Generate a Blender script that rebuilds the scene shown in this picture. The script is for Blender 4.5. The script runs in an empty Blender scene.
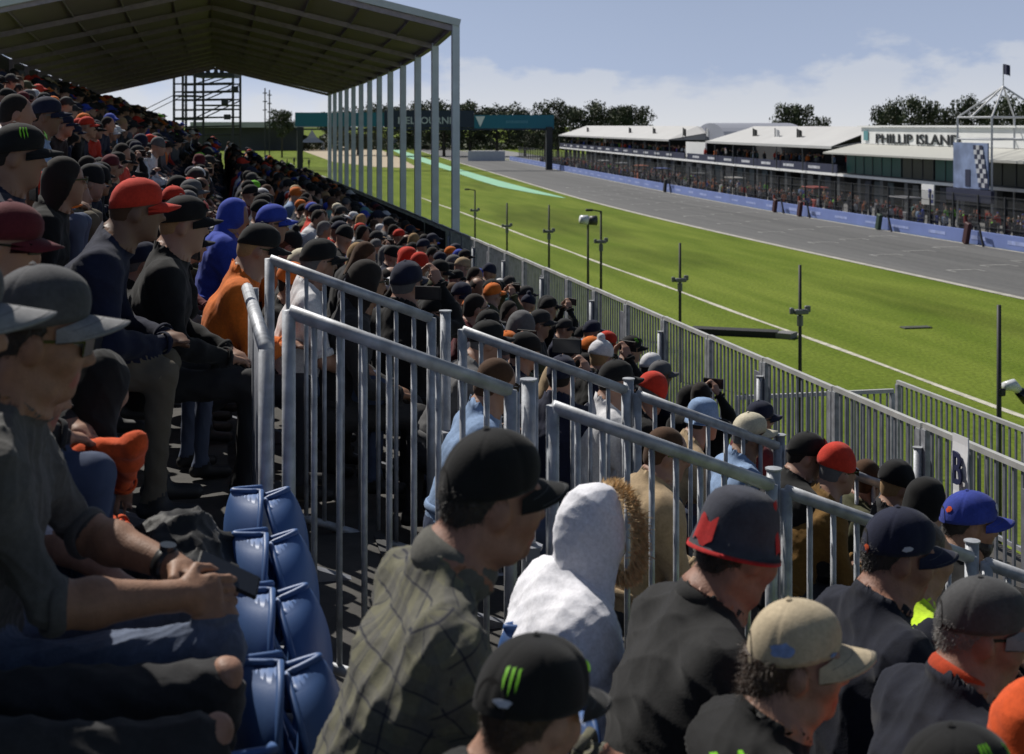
import bpy, math, random
import numpy as np
from mathutils import Matrix, Vector, noise as mnoise
random.seed(7); RNG = np.random.default_rng(11)
SC = bpy.context.scene
COL = SC.collection
PI = math.pi
ZC = 8.0                      # camera height above the ground
F = 1350.0; CT, ST = math.cos(math.atan(292/1350)), math.sin(math.atan(292/1350))
def at(px, py, Z):            # a photograph measurement (pixel, metres away) as a world point
    a = (px-512)/F; b = (py-125)/F
    X, D = a*Z, Z
    return Vector((X*CT + D*ST, -X*ST + D*CT, ZC - b*Z))
def on_ground(px, py):
    Z = ZC*F/(py-125)
    p = at(px, py, Z); return (p.x, p.y)
def proj(p):
    Xc = CT*p[0]-ST*p[1]; Z = CT*p[1]+ST*p[0]
    return (512+F*Xc/Z, 125+F*(ZC-p[2])/Z, Z) if Z > .05 else (-9999, -9999, Z)

# ------------------------------------------------------------------ materials
MATS = {}
def new_mat(name):
    m = bpy.data.materials.new(name); m.use_nodes = True
    return m, m.node_tree.nodes, m.node_tree.links, m.node_tree.nodes['Principled BSDF']
def mat(name, col, rough=.8, metal=0.0, var=.15, nscale=8.0, bump=0.0, bscale=60.0, emit=None, alpha=None, spec=None):
    if name in MATS: return MATS[name]
    m, N, L, b = new_mat(name)
    b.inputs['Roughness'].default_value = rough; b.inputs['Metallic'].default_value = metal
    if spec is not None: b.inputs['Specular IOR Level'].default_value = spec
    tc = N.new('ShaderNodeTexCoord')
    if var > 0:
        n = N.new('ShaderNodeTexNoise'); n.inputs['Scale'].default_value = nscale; n.inputs['Detail'].default_value = 4
        L.new(tc.outputs['Object'], n.inputs['Vector'])
        r = N.new('ShaderNodeMapRange'); r.inputs['From Min'].default_value = .25; r.inputs['From Max'].default_value = .75
        r.inputs['To Min'].default_value = 1-var; r.inputs['To Max'].default_value = 1+var
        L.new(n.outputs['Fac'], r.inputs['Value'])
        v = N.new('ShaderNodeVectorMath'); v.operation = 'SCALE'; v.inputs[0].default_value = col
        L.new(r.outputs[0], v.inputs['Scale']); L.new(v.outputs[0], b.inputs['Base Color'])
    else: b.inputs['Base Color'].default_value = (*col, 1)
    if bump > 0:
        n2 = N.new('ShaderNodeTexNoise'); n2.inputs['Scale'].default_value = bscale; n2.inputs['Detail'].default_value = 3
        L.new(tc.outputs['Object'], n2.inputs['Vector'])
        bp = N.new('ShaderNodeBump'); bp.inputs['Strength'].default_value = bump; bp.inputs['Distance'].default_value = .01
        L.new(n2.outputs['Fac'], bp.inputs['Height']); L.new(bp.outputs[0], b.inputs['Normal'])
    if alpha is not None: b.inputs['Alpha'].default_value = alpha
    MATS[name] = m; return m
def fabric(name, col, rough=.9, weave=420, var=.2):
    """cloth: fold-sized bump, fine weave"""
    if name in MATS: return MATS[name]
    m = mat(name, col, rough, var=var, nscale=14, bump=.0)
    fold_bump(m, weave); return m
def fold_bump(m, weave=420):
    N, L = m.node_tree.nodes, m.node_tree.links; b = N['Principled BSDF']
    tc = N.new('ShaderNodeTexCoord')
    n1 = N.new('ShaderNodeTexNoise'); n1.noise_type = 'RIDGED_MULTIFRACTAL'; n1.inputs['Scale'].default_value = 5.5; n1.inputs['Detail'].default_value = 3; n1.inputs['Roughness'].default_value = .45; n1.inputs['Distortion'].default_value = .5
    n2 = N.new('ShaderNodeTexNoise'); n2.inputs['Scale'].default_value = weave*.45; n2.inputs['Detail'].default_value = 1
    L.new(tc.outputs['Object'], n1.inputs['Vector']); L.new(tc.outputs['Object'], n2.inputs['Vector'])
    b1 = N.new('ShaderNodeBump'); b1.inputs['Strength'].default_value = .8; b1.inputs['Distance'].default_value = .03
    b2 = N.new('ShaderNodeBump'); b2.inputs['Strength'].default_value = .25; b2.inputs['Distance'].default_value = .002
    L.new(n1.outputs['Fac'], b1.inputs['Height']); L.new(n2.outputs['Fac'], b2.inputs['Height'])
    L.new(b1.outputs[0], b2.inputs['Normal']); L.new(b2.outputs[0], b.inputs['Normal'])
    if b.inputs['Base Color'].links:                  # lint and fading
        src = b.inputs['Base Color'].links[0].from_socket; n3 = N.new('ShaderNodeTexNoise'); n3.inputs['Scale'].default_value = 85; n3.inputs['Detail'].default_value = 4; n3.inputs['Roughness'].default_value = .7; L.new(tc.outputs['Object'], n3.inputs['Vector'])
        mr = N.new('ShaderNodeMapRange'); mr.inputs['From Min'].default_value = .3; mr.inputs['From Max'].default_value = .7; mr.inputs['To Min'].default_value = .84; mr.inputs['To Max'].default_value = 1.16; L.new(n3.outputs['Fac'], mr.inputs['Value'])
        v = N.new('ShaderNodeVectorMath'); v.operation = 'SCALE'; L.new(src, v.inputs[0]); L.new(mr.outputs[0], v.inputs['Scale']); L.new(v.outputs[0], b.inputs['Base Color'])
    b.inputs['Specular IOR Level'].default_value = .25
    try:
        b.inputs['Sheen Weight'].default_value = .08
    except KeyError: pass
def obj_color_fabric(name):
    m, N, L, b = new_mat(name)
    oi = N.new('ShaderNodeObjectInfo'); tc = N.new('ShaderNodeTexCoord')
    n = N.new('ShaderNodeTexNoise'); n.inputs['Scale'].default_value = 13; L.new(tc.outputs['Object'], n.inputs['Vector'])
    r = N.new('ShaderNodeMapRange'); r.inputs['To Min'].default_value = .75; r.inputs['To Max'].default_value = 1.25; L.new(n.outputs['Fac'], r.inputs['Value'])
    v = N.new('ShaderNodeVectorMath'); v.operation = 'SCALE'
    L.new(oi.outputs['Color'], v.inputs[0]); L.new(r.outputs[0], v.inputs['Scale']); L.new(v.outputs[0], b.inputs['Base Color'])
    b.inputs['Roughness'].default_value = .9; fold_bump(m); MATS[name] = m; return m
def obj_random_ramp(name, stops, rough=.7):
    m, N, L, b = new_mat(name)
    oi = N.new('ShaderNodeObjectInfo'); cr = N.new('ShaderNodeValToRGB'); cr.color_ramp.interpolation = 'CONSTANT'
    el = cr.color_ramp.elements
    while len(el) < len(stops): el.new(.5)
    for i, c in enumerate(stops): el[i].position = i/len(stops); el[i].color = (*c, 1)
    L.new(oi.outputs['Random'], cr.inputs[0]); L.new(cr.outputs[0], b.inputs['Base Color'])
    b.inputs['Roughness'].default_value = rough; MATS[name] = m; return m
def skin_mat(name, col):
    if name in MATS: return MATS[name]
    m = mat(name, col, .6, var=.17, nscale=50, bump=.16, bscale=190)
    b = m.node_tree.nodes['Principled BSDF']
    b.inputs['Subsurface Weight'].default_value = .015; b.inputs['Subsurface Radius'].default_value = (.012, .004, .002)
    b.inputs['Subsurface Scale'].default_value = 1.0
    return m

# ------------------------------------------------------------------ objects
def tag(o, label=None, cat=None, group=None, kind=None):
    if label: o['label'] = label
    if cat: o['category'] = cat
    if group: o['group'] = group
    if kind: o['kind'] = kind
    return o
def empty(name, loc=(0, 0, 0), rz=0.0):
    o = bpy.data.objects.new(name, None); COL.objects.link(o); o.location = loc; o.rotation_euler = (0, 0, rz)
    o.empty_display_size = .2; return o
def link_mesh(name, me, parent=None, loc=None):
    o = bpy.data.objects.new(name, me); COL.objects.link(o)
    if parent: o.parent = parent
    if loc is not None: o.location = loc
    return o
KIDS = {}
def kids(o): return [c for c in o.children]
def copy_tree(o, parent=None):
    ch = kids(o); c = o.copy(); COL.objects.link(c); c.parent = parent
    for k in ch: copy_tree(k, c)
    return c
class MB:
    def __init__(s): s.v = []; s.f = []; s.m = []
    def add(s, vs, fs, mi=0):
        o = len(s.v); s.v += [tuple(p) for p in vs]; s.f += [tuple(i+o for i in f) for f in fs]; s.m += [mi]*len(fs); return s
    def box(s, c, d, R=None, mi=0, bev=0.0):
        hx, hy, hz = d[0]/2, d[1]/2, d[2]/2
        if bev <= 0:
            P = [(x, y, z) for x in (-hx, hx) for y in (-hy, hy) for z in (-hz, hz)]
            fs = [(0, 1, 3, 2), (4, 6, 7, 5), (0, 4, 5, 1), (2, 3, 7, 6), (0, 2, 6, 4), (1, 5, 7, 3)]
        else:
            b = min(bev, hx*.9, hy*.9, hz*.9); P = []; idx = {}
            for sx in (-1, 1):
                for sy in (-1, 1):
                    for sz in (-1, 1):
                        for ax in range(3):
                            q = [sx*(hx-b), sy*(hy-b), sz*(hz-b)]; q[ax] = (sx*hx, sy*hy, sz*hz)[ax]
                            idx[(sx, sy, sz, ax)] = len(P); P.append(tuple(q))
            fs = []
            for ax in range(3):
                o1, o2 = [a for a in range(3) if a != ax]
                for sg in (-1, 1):
                    q = []
                    for a, bb in ((-1, -1), (1, -1), (1, 1), (-1, 1)):
                        k = [0, 0, 0]; k[ax] = sg; k[o1] = a; k[o2] = bb; q.append(idx[(*k, ax)])
                    fs.append(tuple(q))
                for a in (-1, 1):
                    for bb in (-1, 1):
                        q = []
                        for e, which in ((-1, o1), (1, o1), (1, o2), (-1, o2)):
                            k = [0, 0, 0]; k[ax] = e; k[o1] = a; k[o2] = bb; q.append(idx[(*k, which)])
                        fs.append(tuple(q))
            for sx in (-1, 1):
                for sy in (-1, 1):
                    for sz in (-1, 1): fs.append(tuple(idx[(sx, sy, sz, a)] for a in range(3)))
        if R is not None: P = [R @ Vector(p) for p in P]
        return s.add([(p[0]+c[0], p[1]+c[1], p[2]+c[2]) for p in P], fs, mi)
    def tube(s, pts, r, n=8, mi=0, cap=True):
        pts = [Vector(p) for p in pts]; rr = r if isinstance(r, (list, tuple)) else [r]*len(pts)
        vs = []; fs = []
        for i, p in enumerate(pts):
            d = (pts[min(i+1, len(pts)-1)]-pts[max(i-1, 0)]).normalized()
            a = Vector((0, 0, 1)) if abs(d.z) < .9 else Vector((1, 0, 0))
            u = d.cross(a).normalized(); w = d.cross(u)
            for k in range(n):
                t = 2*PI*k/n; vs.append(p+rr[i]*(math.cos(t)*u+math.sin(t)*w))
        for i in range(len(pts)-1):
            for k in range(n):
                k2 = (k+1) % n; fs.append((i*n+k, i*n+k2, (i+1)*n+k2, (i+1)*n+k))
        if cap: fs.append(tuple(range(n-1, -1, -1))); fs.append(tuple((len(pts)-1)*n+k for k in range(n)))
        return s.add(vs, fs, mi)
    def bar(s, a, b, w, h, mi=0):            # rectangular bar between two points
        a, b = Vector(a), Vector(b); d = (b-a); ln = d.length; d.normalize()
        up = Vector((0, 0, 1)) if abs(d.z) < .95 else Vector((0, 1, 0))
        y = up.cross(d).normalized(); z = d.cross(y)
        R = Matrix((d, y, z)).transposed()
        return s.box((a+b)/2, (ln, w, h), R, mi)
    def quad(s, a, b, c, d, mi=0): return s.add([a, b, c, d], [(0, 1, 2, 3)], mi)
    def extr(s, poly, v, mi=0):              # polygon (3d points) extruded by vector v
        n = len(poly); v = Vector(v); P = [Vector(p) for p in poly]; vs = P+[p+v for p in P]
        fs = [tuple(range(n)), tuple(range(2*n-1, n-1, -1))]+[(i, i+n, (i+1) % n+n, (i+1) % n) for i in range(n)]
        return s.add(vs, fs, mi)
    def build(s, name, mats, parent=None, loc=None, smooth=False, fix=True):
        me = bpy.data.meshes.new(name); me.from_pydata(s.v, [], s.f)
        for m in (mats if isinstance(mats, (list, tuple)) else [mats]): me.materials.append(m)
        me.polygons.foreach_set('material_index', s.m)
        if smooth: me.polygons.foreach_set('use_smooth', [True]*len(s.f))
        me.validate(); me.update()
        if fix:
            import bmesh
            bm = bmesh.new(); bm.from_mesh(me); bmesh.ops.recalc_face_normals(bm, faces=bm.faces); bm.to_mesh(me); bm.free()
        return link_mesh(name, me, parent, loc)
def text_mesh(body, mater, name, parent, width, height, M, depth=.03):
    cu = bpy.data.curves.new('t', 'FONT'); cu.body = body; cu.align_x = 'CENTER'; cu.align_y = 'CENTER'; cu.extrude = .5; cu.resolution_u = 3; cu.offset = .012
    o = bpy.data.objects.new('t', cu); COL.objects.link(o)
    me = bpy.data.meshes.new_from_object(o.evaluated_get(bpy.context.evaluated_depsgraph_get()))
    bpy.data.objects.remove(o); bpy.data.curves.remove(cu)
    n = len(me.vertices); co = np.zeros(n*3, np.float32); me.vertices.foreach_get('co', co); co = co.reshape(-1, 3)
    lo, hi = co.min(0), co.max(0); co -= (lo+hi)/2; co /= (hi-lo); co *= np.array([width, height, depth])
    M = np.array(M); co = co@M[:3, :3].T+M[:3, 3]
    me.vertices.foreach_set('co', co.astype(np.float32).ravel()); me.materials.clear(); me.materials.append(mater); me.update(); me.name = name
    return link_mesh(name, me, parent)

# ------------------------------------------------------------------ signed-distance bodies
def cap_(a, b, ra, rb, m, k=.03): return ('c', np.array(a, float), np.array(b, float), ra, rb, m, k)
def ell(c, r, m, k=.03, R=None): return ('e', np.array(c, float), np.array(r, float), np.eye(3) if R is None else np.array(R, float), m, k)
def wid(a, b, la, da, lb, db, u, m, k=.04): return ('w', np.array(a, float), np.array(b, float), (la, da, lb, db), np.array(u, float), m, k)
def pr_dist(p, X):
    if p[0] == 'c':
        a, b = p[1], p[2]; ba = b-a; L2 = max(float(ba@ba), 1e-9)
        q = X-a; t = np.clip((q@ba)/L2, 0, 1)
        return np.sqrt(((q-t[..., None]*ba)**2).sum(-1))-(p[3]+(p[4]-p[3])*t)
    if p[0] == 'e':
        q = (X-p[1])@p[3]; r = p[2]
        k0 = np.sqrt(((q/r)**2).sum(-1)); k1 = np.sqrt(((q/(r*r))**2).sum(-1))+1e-9
        return k0*(k0-1)/k1
    a, b = p[1], p[2]; ba = b-a; L2 = max(float(ba@ba), 1e-9); q = X-a; t = np.clip((q@ba)/L2, 0, 1)
    la, da, lb, db = p[3]; q = q-t[..., None]*ba; lu = q@p[4]; rest2 = np.maximum((q*q).sum(-1)-lu*lu, 0)
    lat = la+(lb-la)*t; dep = da+(db-da)*t
    k0 = np.sqrt((lu/lat)**2+rest2/dep**2); k1 = np.sqrt((lu/lat**2)**2+rest2/dep**4)+1e-9
    return k0*(k0-1)/k1
def pr_box(p):
    if p[0] == 'c': r = max(p[3], p[4]); return np.minimum(p[1], p[2])-r, np.maximum(p[1], p[2])+r
    if p[0] == 'e': r = p[2].max(); return p[1]-r, p[1]+r
    r = max(p[3]); return np.minimum(p[1], p[2])-r, np.maximum(p[1], p[2])+r
def p_mat(p): return p[-2]
def nets(Fv, h, o):
    S = Fv < 0
    c = np.zeros(tuple(n-1 for n in S.shape), np.int8)
    cor = [(i, j, k) for i in (0, 1) for j in (0, 1) for k in (0, 1)]
    n0, n1, n2 = c.shape
    for i, j, k in cor: c += S[i:i+n0, j:j+n1, k:k+n2]
    act = (c > 0) & (c < 8); A = np.argwhere(act); idx = np.full(c.shape, -1, np.int64); idx[act] = np.arange(len(A))
    acc = np.zeros((len(A), 3)); cnt = np.zeros(len(A))
    for a in cor:
        for ax in range(3):
            if a[ax]: continue
            b = list(a); b[ax] = 1
            va = Fv[A[:, 0]+a[0], A[:, 1]+a[1], A[:, 2]+a[2]]; vb = Fv[A[:, 0]+b[0], A[:, 1]+b[1], A[:, 2]+b[2]]
            m = (va < 0) != (vb < 0); t = np.where(m, va/np.where(m, va-vb, 1), 0)
            q = np.tile(np.array(a, float), (len(A), 1)); q[:, ax] += t
            acc += q*m[:, None]; cnt += m
    V = (A+acc/cnt[:, None])*h+o
    Q = []
    D = S[:-1, 1:-1, 1:-1] != S[1:, 1:-1, 1:-1]; e = np.argwhere(D); i, j, k = e.T; s = S[i, j+1, k+1]
    q = np.stack([idx[i, j, k], idx[i, j+1, k], idx[i, j+1, k+1], idx[i, j, k+1]], 1); q[~s] = q[~s][:, ::-1]; Q.append(q)
    D = S[1:-1, :-1, 1:-1] != S[1:-1, 1:, 1:-1]; e = np.argwhere(D); i, j, k = e.T; s = S[i+1, j, k+1]
    q = np.stack([idx[i, j, k], idx[i, j, k+1], idx[i+1, j, k+1], idx[i+1, j, k]], 1); q[~s] = q[~s][:, ::-1]; Q.append(q)
    D = S[1:-1, 1:-1, :-1] != S[1:-1, 1:-1, 1:]; e = np.argwhere(D); i, j, k = e.T; s = S[i+1, j+1, k]
    q = np.stack([idx[i, j, k], idx[i+1, j, k], idx[i+1, j+1, k], idx[i, j+1, k]], 1); q[~s] = q[~s][:, ::-1]; Q.append(q)
    return V, np.concatenate(Q)
def sdf(prims, h, cuts=(), rough=0.0, seed=0):
    bs = [pr_box(p) for p in prims]
    lo = np.min([b[0] for b in bs], 0)-3*h; hi = np.max([b[1] for b in bs], 0)+3*h
    n = np.ceil((hi-lo)/h).astype(int)+1
    Fv = np.full(tuple(n), .2, np.float32)
    ax = [lo[i]+h*np.arange(n[i]) for i in range(3)]
    for p, b in zip(prims, bs):
        pad = p[-1]*1.5+2*h
        i0 = np.maximum(np.floor((b[0]-pad-lo)/h).astype(int), 0); i1 = np.minimum(np.ceil((b[1]+pad-lo)/h).astype(int)+1, n)
        X = np.stack(np.meshgrid(*[ax[i][i0[i]:i1[i]] for i in range(3)], indexing='ij'), -1)
        d = pr_dist(p, X).astype(np.float32); sl = tuple(slice(i0[i], i1[i]) for i in range(3)); f = Fv[sl]; k = p[-1]
        hh = np.maximum(k-np.abs(f-d), 0)/k; Fv[sl] = np.minimum(f, d)-hh*hh*k*.25
    if cuts or rough:
        X = np.stack(np.meshgrid(*ax, indexing='ij'), -1)
        if rough:
            r = np.random.default_rng(seed)
            for i in range(5):
                w = r.normal(size=3)*(22+14*i); Fv += (rough/(1+.5*i)*np.sin(X@w+r.uniform(0, 6))).astype(np.float32)
        for nrm, off in cuts: Fv = np.maximum(Fv, (X@np.array(nrm, float)-off).astype(np.float32))
        Fv[0] = Fv[-1] = .1; Fv[:, 0] = Fv[:, -1] = .1; Fv[:, :, 0] = Fv[:, :, -1] = .1
    V, Q = nets(Fv, h, lo)
    best = np.full(len(V), 9.0); near = np.zeros(len(V), int)
    for i, p in enumerate(prims):
        b = bs[i]; w = np.all((V > b[0]-.06) & (V < b[1]+.06), 1)
        if not w.any(): continue
        d = pr_dist(p, V[w]); bb = best[w]; nn = near[w]; u = d < bb; bb[u] = d[u]; nn[u] = i; best[w] = bb; near[w] = nn
    pm = np.array([p_mat(p) for p in prims]); vm = pm[near]
    if pm.max() > 0 and (pm == 1).any():              # slide the skin's border vertices onto the hem line, so that hems run smooth
        sk = np.isin(vm, (1, 4, 5)); mixed = sk[Q].any(1) & ~sk[Q].all(1); B = np.unique(Q[mixed])
        def gap(X):
            a = np.full(len(X), 9.0); b = np.full(len(X), 9.0)
            for p, bb in zip(prims, bs):
                w = np.all((X > bb[0]-.08) & (X < bb[1]+.08), 1)
                if w.any():
                    d = pr_dist(p, X[w]); t = a if p_mat(p) in (1, 4, 5) else b; t[w] = np.minimum(t[w], d)
            return a-b
        N = vnormals(V, Q)[B]
        for _ in range(2):
            X = V[B]; g0 = gap(X); gr = np.stack([gap(X+np.eye(3)[i]*h*.3)-gap(X-np.eye(3)[i]*h*.3) for i in range(3)], 1)/(.6*h)
            gr -= (gr*N).sum(1, keepdims=True)*N; n2 = (gr*gr).sum(1)+1e-3; st = -(g0/n2)[:, None]*gr; ln = np.linalg.norm(st, axis=1, keepdims=True)
            V[B] = X+st*np.where(ln > .62*h, 0, 1)
        gv = np.zeros(len(V)); gv[B] = gap(V[B]); mi = np.where(mixed)[0]; q = Q[mi]
        side = np.where(np.isin(q, B), gv[q], 0).sum(1) < 0          # true: skin face
        fix_ = {}
        for f, s_ in zip(mi, side):
            c = vm[Q[f]]; m_ = [x for x in c if (x in (1, 4, 5)) == s_]; fix_[f] = m_[0] if m_ else (1 if s_ else c[0])
        sdf.fix = fix_
    else: sdf.fix = {}
    return V, Q, near, vm
def vnormals(V, Q):
    n = np.cross(V[Q[:, 2]]-V[Q[:, 0]], V[Q[:, 3]]-V[Q[:, 1]]); N = np.zeros_like(V)
    for i in range(4): np.add.at(N, Q[:, i], n)
    return N/(np.linalg.norm(N, axis=1, keepdims=True)+1e-12)
def np_mesh(name, V, Q, fm, mats, uv=None, col=None):
    me = bpy.data.meshes.new(name); me.vertices.add(len(V)); me.vertices.foreach_set('co', V.astype(np.float32).ravel())
    k = Q.shape[1]; me.loops.add(len(Q)*k); me.polygons.add(len(Q))
    me.loops.foreach_set('vertex_index', Q.astype(np.int32).ravel())
    me.polygons.foreach_set('loop_start', (np.arange(len(Q))*k).astype(np.int32))
    for m in mats: me.materials.append(m)
    me.polygons.foreach_set('material_index', np.asarray(fm, np.int32)); me.polygons.foreach_set('use_smooth', np.ones(len(Q), bool))
    if uv is not None:
        a = me.attributes.new('cloth', 'FLOAT_VECTOR', 'POINT'); a.data.foreach_set('vector', uv.astype(np.float32).ravel())
    if col is not None:
        a = me.attributes.new('tint', 'FLOAT_COLOR', 'POINT'); a.data.foreach_set('color', col.astype(np.float32).ravel())
    me.update(calc_edges=True); me.validate(); return me
def face_mats(Q, vm):                      # majority material of a face's corners
    m = vm[Q]; a = m[:, 0]; s = (m[:, 1] == m[:, 2]); return np.where(s, m[:, 1], a)
# ------------------------------------------------------------------ people (x forward, y to their left, z up)
def v3(*a): return np.array(a, float)
def unit(v): return v/(np.linalg.norm(v)+1e-12)
def rot(yaw, pitch=0.0, roll=0.0):         # columns forward, left, up; pitch > 0 looks down
    R = Matrix.Rotation(yaw, 3, 'Z') @ Matrix.Rotation(pitch, 3, 'Y') @ Matrix.Rotation(roll, 3, 'X')
    return np.array(R)
def ik(s, h, a, b, pole):
    d = h-s; L = np.linalg.norm(d)
    if L > (a+b)*.995: h = s+d/L*(a+b)*.995; d = h-s; L = np.linalg.norm(d)
    x = (a*a-b*b+L*L)/(2*L); y = math.sqrt(max(a*a-x*x, 0)); u = d/L
    p = pole-(pole@u)*u; p = unit(p); return s+u*x+p*y, h
TOP, SKIN, LEG, SHOE, EYE, LIP, SLEEVE = range(7)
HS = .93                                  # head size against the head frame's units
def head_prims(c, R, fine):
    return [scale_prim(p, c) for p in head_prims_(c, R, fine)]
def scale_prim(p, c):
    sc = lambda q: c+(q-c)*HS
    if p[0] == 'c': return ('c', sc(p[1]), sc(p[2]), p[3]*HS, p[4]*HS, p[5], p[6])
    return ('e', sc(p[1]), p[2]*HS, p[3], p[4], p[5])
def head_prims_(c, R, fine):
    g = lambda x, y, z: c+R@v3(x, y, z)
    P = [ell(g(-.012, 0, .03), (.098, .076, .094), SKIN, .03, R), ell(g(.025, 0, -.045), (.066, .057, .068), SKIN, .04, R),
         cap_(g(.05, 0, -.085), g(.066, 0, -.1), .028, .02, SKIN, .03),
         cap_(g(.088, 0, .012), g(.108, 0, -.025), .009, .0125, SKIN, .02)]
    for s in (-1, 1): P.append(ell(g(-.008, s*.078, -.008), (.026, .011, .033), SKIN, .008, R@rot(s*.35)))
    if fine:
        P += [cap_(g(.08, -.04, .034), g(.08, .04, .034), .012, .012, SKIN, .02), cap_(g(.083, -.022, -.064), g(.083, .022, -.064), .0075, .0075, LIP, .008),
              cap_(g(.081, -.02, -.075), g(.081, .02, -.075), .008, .008, LIP, .008)]
        for s in (-1, 1):
            P += [ell(g(.06, s*.042, -.022), (.03, .026, .03), SKIN, .03, R), ell(g(.1, s*.012, -.03), (.011, .009, .009), SKIN, .008, R),
                  ell(g(.0745, s*.031, .016), (.013, .014, .0095), EYE, .003, R), cap_(g(-.045, s*.05, -.06), g(.03, s*.045, -.095), .02, .02, SKIN, .03)]
    return P
def hand_prims(w, f, n, side, curl, mt=SKIN):
    """w wrist, f finger direction, n back-of-hand normal; four fingers of unequal length and a thumb from the palm's side"""
    f = unit(f); n = unit(n-(n@f)*f); l = np.cross(n, f)*side    # l points to the thumb
    P = [cap_(w-.01*f, w+.03*f, .024, .026, mt, .02), wid(w+.03*f, w+.082*f, .036, .016, .04, .013, l, mt, .012)]
    for i, (off, ln) in enumerate(((.03, .072), (.01, .08), (-.01, .075), (-.029, .06))):
        b = w+.085*f+off*l; c = curl*(1+.08*i); d1 = unit(f*math.cos(c)-n*math.sin(c)); d2 = unit(f*math.cos(c*2)-n*math.sin(c*2)); d3 = unit(f*math.cos(c*2.7)-n*math.sin(c*2.7))
        k1 = b+d1*ln*.48; k2 = k1+d2*ln*.3; k3 = k2+d3*ln*.24
        P += [cap_(b-.015*f, k1, .0095, .0088, mt, .005), cap_(k1, k2, .0088, .008, mt, .004), cap_(k2, k3, .008, .0068, mt, .004)]
    b = w+.025*f+.024*l; k1 = b+unit(.6*f+.75*l-.35*n)*.045; k2 = k1+unit(f*.9+.05*l-.4*n)*.034; k3 = k2+unit(f*.9-.25*l-.4*n)*.024
    P += [cap_(b, k1, .0155, .0115, mt, .01), cap_(k1, k2, .011, .0095, mt, .005), cap_(k2, k3, .0095, .0078, mt, .004)]
    return P
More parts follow.
